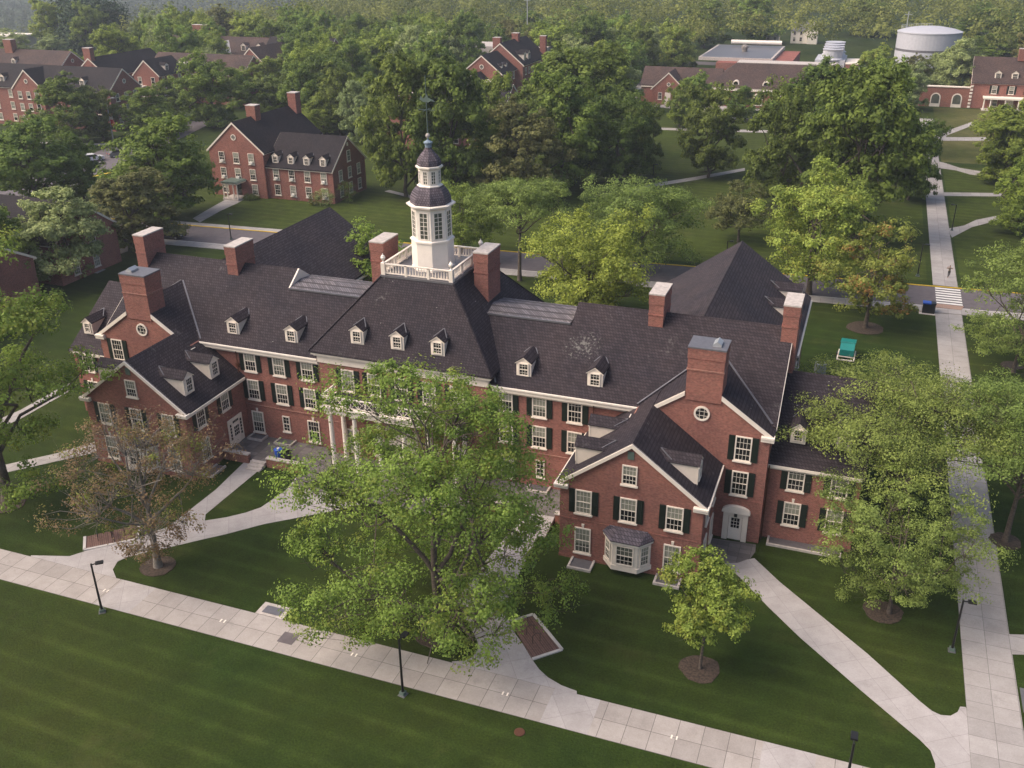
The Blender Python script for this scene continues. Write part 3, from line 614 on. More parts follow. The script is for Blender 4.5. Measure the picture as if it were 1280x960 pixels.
c = MB(); c.lathe([(1.14, 24.6), (1.18, 24.72), (1.05, 24.78), (.98, 24.85), (.98, 26.1), (1.10, 26.2), (1.22, 26.3), (1.22, 26.42), (1.05, 26.45)], (CX, CY, 0), 8, 'white', q8); sub(c, 'lantern', cup)
c = MB(); c.lathe([(1.06, 26.42), (1.08, 26.65), (1.02, 26.95), (.80, 27.3), (.52, 27.6), (.34, 27.85), (.28, 28.05)], (CX, CY, 0), 8, 'plum', q8); sub(c, 'upper_dome', cup)
c = MB(); c.lathe([(.30, 28.0), (.30, 28.28), (.40, 28.34), (.40, 28.44), (.22, 28.55), (.07, 28.62), (.05, 28.9)], (CX, CY, 0), 10, 'blue'); c.lathe([(.02, 28.78), (.14, 28.82), (.2, 28.95), (.2, 29.02), (.14, 29.14), (.02, 29.2)], (CX, CY, 0), 10, 'cap')
c.lathe([(.055, 29.1), (.035, 34.0)], (CX, CY, 0), 6, 'verd'); sub(c, 'finial', cup)
c = MB(); c.bar((CX - .75, CY, 31.15), (CX + .75, CY, 31.15), .045, 'verd'); c.bar((CX, CY - .75, 31.15), (CX, CY + .75, 31.15), .045, 'verd')
c.ext([(CX - .62, 32.0), (CX - .25, 31.8), (CX + .2, 31.78), (CX + .45, 31.9), (CX + .82, 31.86), (CX + .5, 32.05), (CX + .2, 32.12), (CX + .08, 32.5), (CX - .12, 32.15), (CX - .35, 32.1), (CX - .5, 32.3)], 'y', CY - .03, CY + .03, 'verd'); sub(c, 'weather_vane', cup)
def oct_windows(r, z, h, w, rows):
    ap = r * math.cos(q8)
    g = MB(); g.box(-w / 2, w / 2, -.02, .03, 0, h, 'glass_dim'); gm = g.mesh('window')
    f = MB()
    for x in (-w / 2, w / 2): f.box(x - .05, x + .05, -.05, .02, -.05, h + .05, 'white')
    f.box(-w / 2, w / 2, -.05, .02, -.06, 0, 'white'); f.box(-w / 2, w / 2, -.05, .02, h, h + .06, 'white'); f.box(-.022, .022, -.04, -.01, 0, h, 'white')
    for i in range(1, rows): f.box(-w / 2 + .05, w / 2 - .05, -.038, -.01, h * i / rows - .02, h * i / rows + .02, 'white')
    fm = f.mesh('frame')
    for k in range(8):
        a = k * math.pi / 4
        for me in (gm, fm):
            o = bpy.data.objects.new(me.name.split('.')[0], me); COL.objects.link(o); o.parent = cup
            o.location = (CX + math.sin(a) * ap, CY - math.cos(a) * ap, z); o.rotation_euler = (0, 0, a)
oct_windows(1.80, 20.2, 2.3, .80, 6); oct_windows(.98, 24.95, 1.05, .42, 4)
# deck balustrade
b = MB(); BX0, BX1, BY0, BY1 = D0 + .12, D1 - .12, DY0 + .12, DY1 - .12
def rail_run(b, p, q, z, h, n, m='trim', post=.2, bays=3):
    p, q = Vector((*p, 0)), Vector((*q, 0)); dv = q - p
    b.bar(p + Vector((0, 0, z + h - .05)), q + Vector((0, 0, z + h - .05)), .2, m, .1); b.bar(p + Vector((0, 0, z + .16)), q + Vector((0, 0, z + .16)), .16, m, .1)
    for k in range(bays + 1):
        c_ = p + dv * k / bays; b.box(c_.x - post / 2, c_.x + post / 2, c_.y - post / 2, c_.y + post / 2, z, z + h - .02, m)
    for k in range(n):
        c_ = p + dv * (k + .5) / n
        b.lathe([(.05, z + .2), (.075, z + .34), (.04, z + .5), (.035, z + h - .12)], (c_.x, c_.y, 0), 5, m)
cs = [(BX0, BY0), (BX1, BY0), (BX1, BY1), (BX0, BY1)]
for i in range(4): rail_run(b, cs[i], cs[(i + 1) % 4], ZD + .05, 1.05, 24)
for x, y in cs: b.box(x - .19, x + .19, y - .19, y + .19, ZD, ZD + 1.15, 'trim')
bal = part(b, 'balustrade', hall)
for x, y in cs:
    c = MB(); c.lathe([(.17, 0), (.1, .06), (.07, .16), (.2, .36), (.23, .5), (.16, .56), (.17, .62), (.06, .7), (.03, .84)], (0, 0, 0), 10, 'white'); o = c.build('urn', bal, (x, y, ZD + 1.15))

# end blocks (tall cross gables), front wings and low outer wings, both sides
def side(f, right):
    def bx(b, x0, x1, *a): x0, x1 = f(x0), f(x1); b.box(min(x0, x1), max(x0, x1), *a)
    # tall cross gable
    xa, xb = sorted((f(-14.85), f(-4.12))); cx = f(-9.47); zr = 13.66
    b = MB(); b.ext([(xa, -.3), (xb, -.3), (xb, 9.95), (cx, 13.45), (xa, 9.95)], 'y', 67.55, 72, 'brick'); b.box(xa - .01, xb + .01, 67.52, 69, 3.7, 3.8, 'brick'); part(b, 'wall', hall)
    b = MB(); half = (xb - xa) / 2 + .25; s = (zr - 9.95) / 5.36; ze = zr - s * half
    gable('y', 67.5, 76, cx, half, ze, zr, b); part(b, 'roof', hall)
    b = MB()
    for sg in (-1, 1):
        e = cx + sg * (half + .02); i_ = cx + sg * 1.42
        b.ext([(e, ze - .42), (e, ze - .05), (i_, ze - .05 + s * (half - 1.4)), (i_, ze - .42 + s * (half - 1.4))], 'y', 67.38, 67.62, 'trim')
        x0, x1 = sorted((cx + sg * (half + .05), cx + sg * (half - .95))); b.box(x0, x1, 67.2, 67.8, 9.62, 9.78, 'white'); b.box(x0, x1, 67.28, 67.8, 9.35, 9.62, 'trim')
    part(b, 'rake_board', hall)
    chimney(hall, *sorted((f(-10.85), f(-8.06))), 67.44, 69.65, 11.95, 16.42, 'lead')
    b = MB(); x0 = f(-8.8); b.ext([(x0 - .32, 16.43), (x0 + .32, 16.43), (x0 + .32, 16.6), (x0, 16.85), (x0 - .32, 16.6)], 'y', 67.9, 68.9, 'steel'); part(b, 'chimney_hood', hall)
    window(hall, cx, 67.55, 10.9, 1.0, 1.0, style='round', shut=False)
    xw = f(-6.08)
    window(hall, xw, 67.55, 7.3, 1.28, 2.15, var=3); window(hall, xw, 67.55, 4.2, 1.28, 2.15, var=3)
    # door under
    b = MB(); b.box(xw - .52, xw + .52, 67.46, 67.5, 0.02, 2.25, 'white'); dr = part(b, 'door', hall)
    g = MB(); g.box(xw - .33, xw + .33, 67.43, 67.459, 1.15, 2.05, 'glass_dark')
    for i in (-1, 1): g.box(xw + i * .11 - .015, xw + i * .11 + .015, 67.415, 67.428, 1.15, 2.05, 'white')
    for i in (1, 2): g.box(xw - .33, xw + .33, 67.412, 67.427, 1.15 + .3 * i - .015, 1.15 + .3 * i + .015, 'white')
    sub(g, 'window', dr)
    b = MB()
    for sg in (-1, 1): x0, x1 = sorted((xw + sg * .55, xw + sg * .98)); b.box(x0, x1, 67.33, 67.552, 0, 2.6, 'trim')
    b.box(xw - .55, xw + .55, 67.36, 67.552, 2.26, 2.6, 'trim')
    arc = [(xw - 1.12, 2.6), (xw + 1.12, 2.6), (xw + 1.12, 2.72)] + [(xw + 1.12 * math.cos(t), 2.72 + .52 * math.sin(t)) for t in [math.pi * k / 10 for k in range(1, 10)]] + [(xw - 1.12, 2.72)]
    b.ext(arc, 'y', 67.22, 67.55, 'white'); b.box(xw - .12, xw + .12, 67.2, 67.34, 2.3, 2.6, 'metal'); part(b, 'door_surround', hall)
    # front wing
    xa, xb = sorted((f(-18.78), f(-7.78))); cx = f(-13.3); zr2 = 11.1; ze2 = 6.98; half = 5.5
    b = MB(); b.ext([(xa, -.3), (xb, -.3), (xb, 6.9), (cx, 10.9), (xa, 6.9)], 'y', 60.68, 72, 'brick'); b.box(xa - .03, xb + .03, 60.65, 67.4, 3.62, 3.72, 'brick'); b.box(xa - .04, xb + .04, 60.64, 67.3, -.2, .25, 'brick2'); part(b, 'wall', hall)
    b = MB(); s = (zr2 - ze2) / half; gable('y', 60.6, 71.6, cx, half + .3, ze2 - .3 * s, zr2, b); part(b, 'roof', hall)
    b = MB(); eo = half + .34
    for sg in (-1, 1):
        b.ext([(cx + sg * eo, zr2 - s * eo - .32), (cx + sg * eo, zr2 - s * eo + .0), (cx, zr2 + .0), (cx, zr2 - .32)], 'y', 60.46, 60.74, 'trim')
        x0, x1 = sorted((cx + sg * (eo + .06), cx + sg * (eo - 1.05))); b.box(x0, x1, 60.3, 60.9, 6.62, 6.76, 'white'); b.box(x0, x1, 60.38, 60.9, 6.4, 6.62, 'trim')
        x0, x1 = sorted((cx + sg * (half - .02), cx + sg * (half + .42))); b.box(x0, x1, 60.8, 69.2 if (sg < 0) == right else 67.5, 6.42, 6.68, 'trim')
    part(b, 'rake_board', hall)
    for xo in (-16.88, -13.38, -9.86): window(hall, f(xo), 60.68, 4.32, 1.3, 2.08)
    for xo in (-16.88, -9.86): window(hall, f(xo), 60.68, .7, 1.3, 2.3, shut=False, sill=2, var=2)
    window(hall, f(-13.4), 60.68, 7.58, 1.16, 1.65, shut=False)
    b = MB(); x0 = f(-13.38); b.box(x0 - .24, x0 + .24, 60.63, 60.69, 9.75, 10.4, 'verd'); part(b, 'vent', hall)
    # bay
    b = MB(); bc = f(-13.28); oc = lambda hw_, dp, w2: [(bc - hw_, 60.7), (bc - w2, 60.7 - dp), (bc + w2, 60.7 - dp), (bc + hw_, 60.7)]
    b.ext(oc(1.92, 1.05, 1.02), 'z', .45, .85, 'trim'); b.ext(oc(1.82, .98, .98), 'z', .85, 2.85, 'trim'); b.ext(oc(1.98, 1.12, 1.08), 'z', 2.85, 3.05, 'white')
    bay = part(b, 'bay_window', hall)
    b = MB(); o_ = oc(2.05, 1.18, 1.12); b.add([(x, y, 3.05) for x, y in o_] + [(x, y, 3.13) for x, y in o_] + [(bc - 1.5, 60.66, 3.75), (bc - .8, 60.4, 3.75), (bc + .8, 60.4, 3.75), (bc + 1.5, 60.66, 3.75)],
        [(0, 1, 2, 3), (8, 9, 10, 11)] + [(i, i + 1, i + 5, i + 4) for i in range(3)] + [(i + 4, i + 5, i + 9, i + 8) for i in range(3)] + [(3, 0, 4, 7), (7, 4, 8, 11)], 'plum'); sub(b, 'bay_roof', bay)
    g, fr, _ = win_meshes(1.42, 1.75, 'sash', 4, 4, 1, 0)
    for me, nm in ((g, 'window'), (fr, 'frame')): o = link(nm, me, bay, (bc, 59.72, 1.0))
    g, fr, _ = win_meshes(.86, 1.75, 'sash', 3, 4, 2, 0); an = math.atan2(.98, .84)
    for sg in (-1, 1):
        for me, nm in ((g, 'window'), (fr, 'frame')): link(nm, me, bay, (bc + sg * 1.40, 60.21, 1.0), sg * an)
    # side windows of the wing toward the terrace and its door
    inner = xa if right else xb; fi = '-x' if right else '+x'; outer = xb if right else xa; fo = '+x' if right else '-x'
    for y in (62.65, 66.25): window(hall, inner, y, 4.55, 1.2, 2.0, face=fi)
    window(hall, inner, 62.7, 1.2, 1.2, 2.1, face=fi, shut=False)
    for y in (62.6, 65.6): window(hall, outer, y, 4.4, 1.2, 2.0, face=fo, shut=False); window(hall, outer, y, .9, 1.2, 2.1, face=fo, shut=False)
    sg = -1 if right else 1
    b = MB(); x0, x1 = sorted((inner, inner + sg * .10)); b.box(x0, x1, 66.15, 68.35, .5, 3.3, 'trim'); ds = part(b, 'door_surround', hall)
    b = MB(); x0, x1 = sorted((inner + sg * .103, inner + sg * .15)); b.box(x0, x1, 66.78, 67.72, .5, 2.6, 'white'); dd = part(b, 'door', hall)
    g = MB(); x0, x1 = sorted((inner + sg * .153, inner + sg * .165))
    for i in range(3):
        for j in range(3): g.box(x0, x1, 66.88 + i * .26, 67.08 + i * .26, 1.45 + j * .34, 1.72 + j * .34, 'glass_dark')
    sub(g, 'window', dd)
    g = MB(); x0, x1 = sorted((inner + sg * .103, inner + sg * .12))
    for i in range(4): g.box(x0, x1, 66.85 + i * .22, 67.02 + i * .22, 2.78, 3.0, 'glass_dark')
    for y in (66.35, 67.92):
        for j in range(5): g.box(x0, x1, y, y + .22, 1.2 + j * .34, 1.46 + j * .34, 'glass_dark')
    sub(g, 'window', ds)
    for y in (62.75, 66.5): dormer(hall, f(-17.95), y, 7.75, face=fi, w=1.25, hw=1.6, ha=.5, L=3.0, slope=.75)
    dormer(hall, f(-8.65), 62.75, 7.75, face=fo, w=1.25, hw=1.6, ha=.5, L=3.0, slope=.75)
    # low outer wing
    xq = 2.9 if right else .95; xa, xb = sorted((f(xq), f(-4.12)))
    b = MB(); b.ext([(68.7, -.3), (82.5, -.3), (82.5, 7.05), (75.6, 11.75), (68.7, 7.05)], 'x', xa, xb, 'brick'); part(b, 'wall', hall)
    b = MB(); gable('x', xa - .25 * (1 if not right else 0), xb + .25 * (1 if right else 0), 75.6, 6.9, 7.2, 12.0, b, ovh=.35); part(b, 'roof', hall)
    b = MB(); b.box(xa, xb, 68.3, 68.72, 6.72, 6.95, 'trim'); b.box(xa, xb, 68.6, 68.75, 6.45, 6.72, 'trim')
    xe = f(xq); x0, x1 = sorted((xe, xe + (.3 if right else -.3))); part(b, 'cornice', hall)
    for xo in ((-1.9, 1.35) if right else (-.8,)): window(hall, f(xo), 68.7, 4.78, 1.3, 2.0); window(hall, f(xo), 68.7, 1.55, 1.3, 2.1, sill=2)
    for xo in ((-2.2, 1.2) if right else (-.35,)): dormer(hall, f(xo), 70.0, 8.35, slope=.69, w=1.1)
    # rear wing
    cxr = f(-11.3) if right else -59.6; L_ = 99.7 if right else 98.2
    b = MB(); b.ext([(cxr - 7.3, -.3), (cxr + 7.3, -.3), (cxr + 7.3, 9.8), (cxr, 15.1), (cxr - 7.3, 9.8)], 'y', 84.0 if right else 83.9, L_ - .25, 'brick'); part(b, 'wall', hall)
    b = MB(); gable('y', 76.7, L_, cxr, 7.6, 10.0, 15.38, b, 'roof3'); part(b, 'roof', hall)
    b = MB()
    for sg in (-1, 1): x0, x1 = sorted((cxr + sg * 7.3, cxr + sg * 7.75)); b.box(x0, x1, 84.2, L_, 9.5, 9.72, 'trim')
    part(b, 'cornice', hall)
    if right:
        for y in (90.3, 95.2): dormer(hall, -4.55, y, 10.75, face='+x', w=1.3, hw=1.55, ha=.5, L=2.6, slope=.7)
    for y in (87.5, 91, 94.5): window(hall, cxr + 7.3, y, 7.1, 1.28, 2.1, '+x'); window(hall, cxr + 7.3, y, 4.0, 1.28, 2.1, '+x')
side(lambda x: x, True); side(mir, False)
# ridge and end chimneys
chimney(hall, -15.7, -14.45, 75.3, 78.3, 13.5, 17.4); chimney(hall, -57.95, -56.75, 75.3, 78.3, 13.5, 17.4)
chimney(hall, -4.75, -3.5, 75.35, 78.4, 9, 17.7); chimney(hall, -68.6, -67.4, 75.0, 78.0, 9, 17.6)
# portico
b = MB(); b.box(-42.55, -29.65, 66.0, PY - .002, 6.15, 6.75, 'trim'); b.box(-42.8, -29.4, 65.75, PY - .004, 6.75, 6.95, 'white'); b.box(-42.6, -29.6, 66.0, PY - .006, 6.95, 7.02, 'roof'); por = part(b, 'portico', hall)
b = MB()
def cross_rail(b, p, q, z, h, n):
    p, q = Vector((*p, z)), Vector((*q, z)); dv = (q - p) / n; Z = Vector((0, 0, h))
    b.bar(p + Z, q + Z, .12, 'white', .1); b.bar(p + Vector((0, 0, .1)), q + Vector((0, 0, .1)), .1, 'white', .08)
    for k in range(n):
        a, c_ = p + dv * k, p + dv * (k + 1); b.bar(a + Vector((0, 0, .1)), c_ + Z, .05, 'white'); b.bar(a + Z, c_ + Vector((0, 0, .1)), .05, 'white')
        b.bar(a, a + Z, .13 if k % 3 == 0 else .05, 'white')
cross_rail(b, (-42.65, 65.95), (-29.55, 65.95), 6.95, .95, 18); cross_rail(b, (-42.65, 65.95), (-42.65, 68.6), 6.95, .95, 4); cross_rail(b, (-29.55, 68.6), (-29.55, 65.95), 6.95, .95, 4)
sub(b, 'balustrade', por)
for k in range(6):
    x = -42.15 + 2.42 * k
    for y in ((66.3,) if 0 < k < 5 else (66.3, 68.45)):
        c = MB(); c.lathe([(.3, .42), (.3, .52), (.24, .56), (.23, 2.5), (.19, 5.9), (.24, 5.98), (.24, 6.06)], (0, 0, 0), 14, 'white'); c.box(-.28, .28, -.28, .28, 6.05, 6.15, 'white'); c.build('column', por, (x, y, 0))
b = MB(); b.box(-37.6, -34.7, 68.45, PY + .01, .45, 4.0, 'trim'); b.box(-37.8, -34.5, 68.3, PY + .01, 4.0, 4.25, 'white'); ds = part(b, 'door_surround', hall)
b = MB(); b.box(-36.72, -35.58, 68.40, 68.447, .5, 3.0, 'white'); dr = part(b, 'door', hall)
g = MB()
for i in range(3):
    for j in range(4): g.box(-36.5 + i * .26, -36.29 + i * .26, 68.37, 68.398, 1.6 + j * .32, 1.86 + j * .32, 'glass_dark')
sub(g, 'window', dr)
# downpipes and hoppers
b = MB()
for x, y, z0, z1 in ((-44.45, 69.2, .3, 9.9), (-27.7, 69.2, .3, 9.9), (-53.6, 69.15, .3, 9.3), (-18.6, 69.15, 7, 9.3), (-68.3, 67.9, 0, 9.7), (-4.0, 68.3, 0, 6.9)):
    b.tube([(x, y, z0), (x, y, z1)], .06, 6, 'copper'); b.box(x - .14, x + .14, y - .12, y + .1, z1 - 1.6, z1 - 1.2, 'copper')
part(b, 'downpipe', hall)

# ------------------------------------------------------------------ trees
def np_mesh(name, V, F, mats, tint=None, smooth=False):
    me = bpy.data.meshes.new(name); k = F.shape[1]
    me.vertices.add(len(V)); me.vertices.foreach_set('co', V.astype(np.float32).ravel())
    me.loops.add(F.size); me.loops.foreach_set('vertex_index', F.astype(np.int32).ravel())
    me.polygons.add(len(F)); me.polygons.foreach_set('loop_start', np.arange(0, F.size, k, dtype=np.int32)); 
    me.update(calc_edges=True)
    for m in mats: me.materials.append(M[m])
    if tint is not None:
        a = me.attributes.new('tint', 'FLOAT_VECTOR', 'POINT'); a.data.foreach_set('vector', tint.astype(np.float32).ravel())
    if smooth: smooth_mesh(me)
    return me
def unit(rg, n):
    v = rg.normal(size=(n, 3)); return v / np.linalg.norm(v, axis=1)[:, None]
def leaves(rg, C, rad, per, size, flat=.7, tint_c=None, nd=None, tw=.55, rn=.62):
    """C clump centres (n,3), rad (n,), per leaves per clump -> quads"""
    n = len(C); P = np.repeat(C, per, 0); Rr = np.repeat(rad, per)
    d = unit(rg, n * per); rr = rg.random(n * per) ** .55
    P = P + d * (Rr * rr)[:, None] * np.array([1, 1, flat])
    nr = d * .8 + unit(rg, n * per) * rn + np.array([0, 0, .42]) + (0 if nd is None else np.repeat(nd, per, 0) * .8); nr /= np.linalg.norm(nr, axis=1)[:, None]
    a = np.cross(nr, unit(rg, n * per)); a /= np.linalg.norm(a, axis=1)[:, None]; b_ = np.cross(nr, a)
    s = size * rg.uniform(.6, 1.35, n * per)[:, None]
    V = np.stack([P - a * s * .5, P - b_ * s * .36 + a * s * .05, P + a * s * .55, P + b_ * s * .36 + a * s * .05], 1).reshape(-1, 3)
    F = np.arange(len(V)).reshape(-1, 4)
    tc = rg.random(n) if tint_c is None else tint_c
    t0 = np.repeat(tc, per) * tw + rg.random(n * per) * (1 - tw)
    t1 = np.repeat(rg.random(n), per) * .7 + rg.random(n * per) * .3
    T = np.repeat(np.stack([t0, t1, t0], 1), 4, 0)
    return V, F, T
def crown_layout(rg, h, r, zb, lobes, shape='round', clr=.4, clump_n=16):
    c = (h - zb) / 2; cz = zb + c
    i = np.arange(lobes) + .5; ph = np.arccos(1 - 2 * i / lobes) ; th = math.pi * (1 + 5 ** .5) * i + rg.random() * 6
    D = np.stack([np.cos(th) * np.sin(ph), np.sin(th) * np.sin(ph), np.cos(ph)], 1) + rg.normal(scale=.16, size=(lobes, 3))
    q = rg.uniform(.5, .78, lobes)[:, None]
    LR = r * clr * rg.uniform(.7, 1.25, lobes)
    if shape == 'vase': D[:, :2] *= (1 + .35 * D[:, 2:3]); 
    L = D * q * np.array([r, r, c]) * 1.0
    if shape == 'pear': L[:, :2] *= (.98 - .42 * (L[:, 2:3] / c)) * 1.05
    if shape == 'egg': L[:, :2] *= (1 - .28 * (L[:, 2:3] / c))
    if shape == 'umbrella':
        L[:, 2] = np.abs(L[:, 2]) * .75 - c * .15; L[:, :2] *= 1.15
    L[:, 2] += cz
    L = np.vstack([L, [[0, 0, cz + c * .15]]]); LR = np.append(LR, r * .42)
    Cs = []; Rs = []; own = []
    for j in range(len(L)):
        dd = unit(rg, clump_n); dd[:, 2] = np.abs(dd[:, 2]) * .85 + dd[:, 2] * .25
        rad = LR[j] * rg.uniform(.45, 1.05, clump_n)[:, None]
        sc = np.array([1.1, 1.1, .8]) if shape != 'umbrella' else np.array([1.25, 1.25, .38])
        Cs.append(L[j] + dd * rad * sc); Rs.append(LR[j] * rg.uniform(.26, .5, clump_n)); own += [j] * clump_n
    C = np.vstack(Cs); Rc = np.concatenate(Rs); own = np.array(own)
    rq = np.percentile(np.hypot(C[:, 0], C[:, 1]) + Rc * .5, 96); f_ = r / rq; top_ = np.percentile(C[:, 2] + Rc * .4, 99)
    bot_ = np.percentile(C[:, 2], 3) if shape != 'umbrella' else zb
    for A in (C, L): A[:, :2] *= f_; A[:, 2] = zb + .04 * h + (A[:, 2] - bot_) * (h * .96 - zb) / (top_ - bot_)
    Rc = Rc * (f_ * .6 + .4)
    keep = C[:, 2] > max(zb * .75, .07 * h); return L, C[keep], Rc[keep], own[keep]
def tube_np(pts, rad, n=6):
    pts = np.array(pts, float); rad = np.array(rad, float); k = len(pts)
    d = np.gradient(pts, axis=0); d /= (np.linalg.norm(d, axis=1)[:, None] + 1e-9)
    a = np.cross(d, np.array([.21, .95, .13])); a /= (np.linalg.norm(a, axis=1)[:, None] + 1e-9); b_ = np.cross(d, a)
    t = np.arange(n) * 2 * math.pi / n
    V = (pts[:, None] + rad[:, None, None] * (a[:, None] * np.cos(t)[None, :, None] + b_[:, None] * np.sin(t)[None, :, None])).reshape(-1, 3)
    F = [(i * n + q, i * n + (q + 1) % n, (i + 1) * n + (q + 1) % n, (i + 1) * n + q) for i in range(k - 1) for q in range(n)]
    return V, np.array(F)
def skeleton(rg, h, r, zb, L, C, own, tr, twigs=.3, leader=.72, fork=None):
    Vs = []; Fs = []; o = 0
    def put(p, w, n):
        nonlocal o
        V, F = tube_np(p, w, n); Vs.append(V); Fs.append(F + o); o += len(V)
    lean = rg.normal(scale=.02, size=2) * h
    top = np.array([lean[0], lean[1], zb + (h - zb) * leader])
    tp = [np.array([0, 0, -.2]), np.array([0, 0, zb * .35]), np.array([lean[0] * .4, lean[1] * .3, zb])]
    tp += [np.array([lean[0] * q, lean[1] * q, zb + (top[2] - zb) * q]) + np.append(rg.normal(scale=.12, size=2), 0) for q in (.35, .7, 1)]
    put(tp, [tr * 1.45, tr, tr * .86, tr * .6, tr * .38, tr * .12], 9)
    prim = list(range(0, len(L), max(1, len(L) // 8))) if len(L) > 16 else list(range(len(L)))
    mids = {}
    for j in prim + [k for k in range(len(L)) if k not in prim]:
        l = L[j]
        if j in prim:
            z0 = min(top[2] * .95, max(zb * .8, zb + (l[2] - zb) * .42 - .12 * np.hypot(l[0], l[1]))); q = (z0 - zb) / max(.1, top[2] - zb)
            s = np.array([lean[0] * max(q, 0), lean[1] * max(q, 0), z0]); w = tr * (.46 if q < .5 else .30)
        else:
            pj = min(prim, key=lambda k: np.linalg.norm(L[k] * .55 - l * .8)); s = mids[pj][1] * .8 + mids[pj][0] * .2; w = tr * .20
        mid = s * .5 + l * .5 + np.array([0, 0, .05 * r]) + rg.normal(scale=.09 * r, size=3)
        mids[j] = (s * .75 + mid * .25, mid)
        put([s, s * .75 + mid * .25 + rg.normal(scale=.02 * r, size=3), mid, l * .6 + mid * .4 + rg.normal(scale=.02 * r, size=3), l], [w, w * .85, w * .6, w * .42, w * .2], 6)
        idx = np.where(own == j)[0]
        for k_ in idx:
            if rg.random() < twigs:
                e = C[k_]; s2 = mid * .35 + l * .65; m2 = (s2 + e) / 2 + rg.normal(scale=.05 * r, size=3); put([s2, m2, e], [w * .26, w * .17, w * .06], 4)
    return np.vstack(Vs), np.vstack(Fs)
def tree_meshes(h, r, zb, seed, leaf, lobes=16, clump_n=16, per=60, size=.26, shape='round', clr=.4, tr=None, twigs=.3, drop=0, bark='bark', flat=.7, leader=.72, topbias=0):
    rg = np.random.default_rng(seed); L, C, Rc, own = crown_layout(rg, h, r, zb, lobes, shape, clr, clump_n)
    tr = tr or h * .018 + .06
    tv, tf = skeleton(rg, h, r, zb, L, C, own, tr, twigs, leader)
    if drop: k = rg.random(len(C)) > drop; C, Rc = C[k], Rc[k]
    ax = C * np.array([1 / r, 1 / r, 0]) + np.array([0, 0, 1]) * ((C[:, 2:3] - zb) / (h - zb) * 1.4 - .5)
    V, F, T = leaves(rg, C, Rc, per, size, flat, None, ax * .5)
    return np_mesh('crown', V, F, [leaf], T), np_mesh('trunk', tv, tf, [bark], None, True)
def conifer_meshes(h, r, seed, leaf='conifer', per=26, tiers=16, size=.5):
    rg = np.random.default_rng(seed); C = []; Rc = []
    for i in range(tiers):
        q = i / tiers; z = h * (.08 + .9 * q); rr = r * (1 - q) ** .85 + .15; n = max(3, int(9 * (1 - q)) + 3)
        for k in range(n):
            a = rg.random() * 6.28
            for f in (.35, .7, 1.0): C.append([rr * f * math.cos(a), rr * f * math.sin(a), z - .18 * rr * f + rg.normal() * .2]); Rc.append(max(.35, rr * .24))
    C = np.array(C); Rc = np.array(Rc); V, F, T = leaves(rg, C, Rc, per, size, .5)
    tv, tf = tube_np([[0, 0, -.2], [0, 0, h * .5], [0, 0, h * .96]], [h * .018, h * .012, .03], 6)
    return np_mesh('crown', V, F, [leaf], T), np_mesh('trunk', tv, tf, ['bark'], None, True)
def tree(label, x, y, meshes, name='tree', rz=None, s=(1, 1, 1), group=None, cat='tree', z=0):
    t = thing(name, label, cat, (x, y, z), random.uniform(0, 6.28) if rz is None else rz, group); t.scale = s
    link('trunk', meshes[1], t); link('crown', meshes[0], t); return t

GN = 'trees on the lawns close to the hall'
# foreground trees, each one grown on its own
tree('tall light green tree standing before the columned entrance, the largest in the photograph', -23.9, 48.9, tree_meshes(21.0, 10.0, .5, 11, 'leaf_light', 60, 20, 104, .175, 'pear', .23, .42, .5, .30), 'broadleaf_tree', 0, group=GN)
tree('half bare tree with dry reddish leaves in front of the left gabled wing', -48.0, 48.7, tree_meshes(14.6, 7.0, 2.0, 23, 'leaf_dry', 26, 20, 80, .15, 'round', .36, .30, 1.0, .64, 'bark_pale'), 'broadleaf_tree', 0, group=GN)
tree('dense bright green tree at the left edge beside the left wing', -67.0, 52.4, tree_meshes(23.8, 9.2, 2.0, 31, 'leaf_light', 24, 18, 90, .26, 'round', .36, .5, .3, .12), 'broadleaf_tree', 0, group=GN)
tree('small young round tree alone in a mulch ring on the lawn', -5.9, 51.4, tree_meshes(8.4, 3.1, 3.2, 41, 'leaf_light', 20, 15, 66, .17, 'round', .36, .10, .3, .1, leader=.8), 'young_tree', 0, group=GN)
tree('feathery locust in a mulch ring, in front of the low right wing', 5.9, 61.8, tree_meshes(10.6, 6.4, 1.0, 52, 'leaf_locust', 28, 18, 110, .135, 'vase', .29, .17, .7, .32, 'bark', .45), 'locust_tree', 0, group=GN)
tree('wide spreading locust overhanging the low right wing and its dormers', 5.4, 73.5, tree_meshes(13.8, 11.6, 2.4, 63, 'leaf_locust', 40, 20, 110, .145, 'umbrella', .30, .26, .7, .36, 'bark', .4), 'locust_tree', 0, group=GN)
tree('loose locust growing over the long side path at the right edge', 14.6, 74.5, tree_meshes(13.6, 9.6, 2.0, 71, 'leaf_locust', 36, 20, 110, .145, 'umbrella', .31, .24, .7, .34, 'bark', .45), 'locust_tree', 0, group=GN)
tree('slender locust right of the side path, short of the street crossing', 18.3, 110.5, tree_meshes(18.0, 7.6, 2.4, 83, 'leaf_locust', 26, 16, 80, .2, 'egg', .34, .22, .5, .1, 'bark', .5), 'locust_tree', 0, group=GN)
tree('maple with orange tinged tips on the lawn behind the right rear wing', 2.4, 119.0, tree_meshes(13.6, 6.0, 2.6, 95, 'leaf_red', 18, 16, 70, .27, 'round', .36, .26, .4, .15), 'maple_tree', 0, group=GN)
tree('bright yellow green tree rising behind the ridge of the right rear wing', -5.2, 129.0, tree_meshes(17.0, 8.2, 3.0, 104, 'leaf_light', 24, 18, 70, .32, 'round', .36, .38, .3, .1), 'broadleaf_tree', 0, group=GN)
tree('broad golden green tree between the cupola and the pale chimney, before the street', -30.6, 110.0, tree_meshes(14.2, 8.4, 1.6, 113, 'leaf_yel', 30, 18, 84, .27, 'vase', .36, .30, .4, .08), 'broadleaf_tree', 0, group=GN)
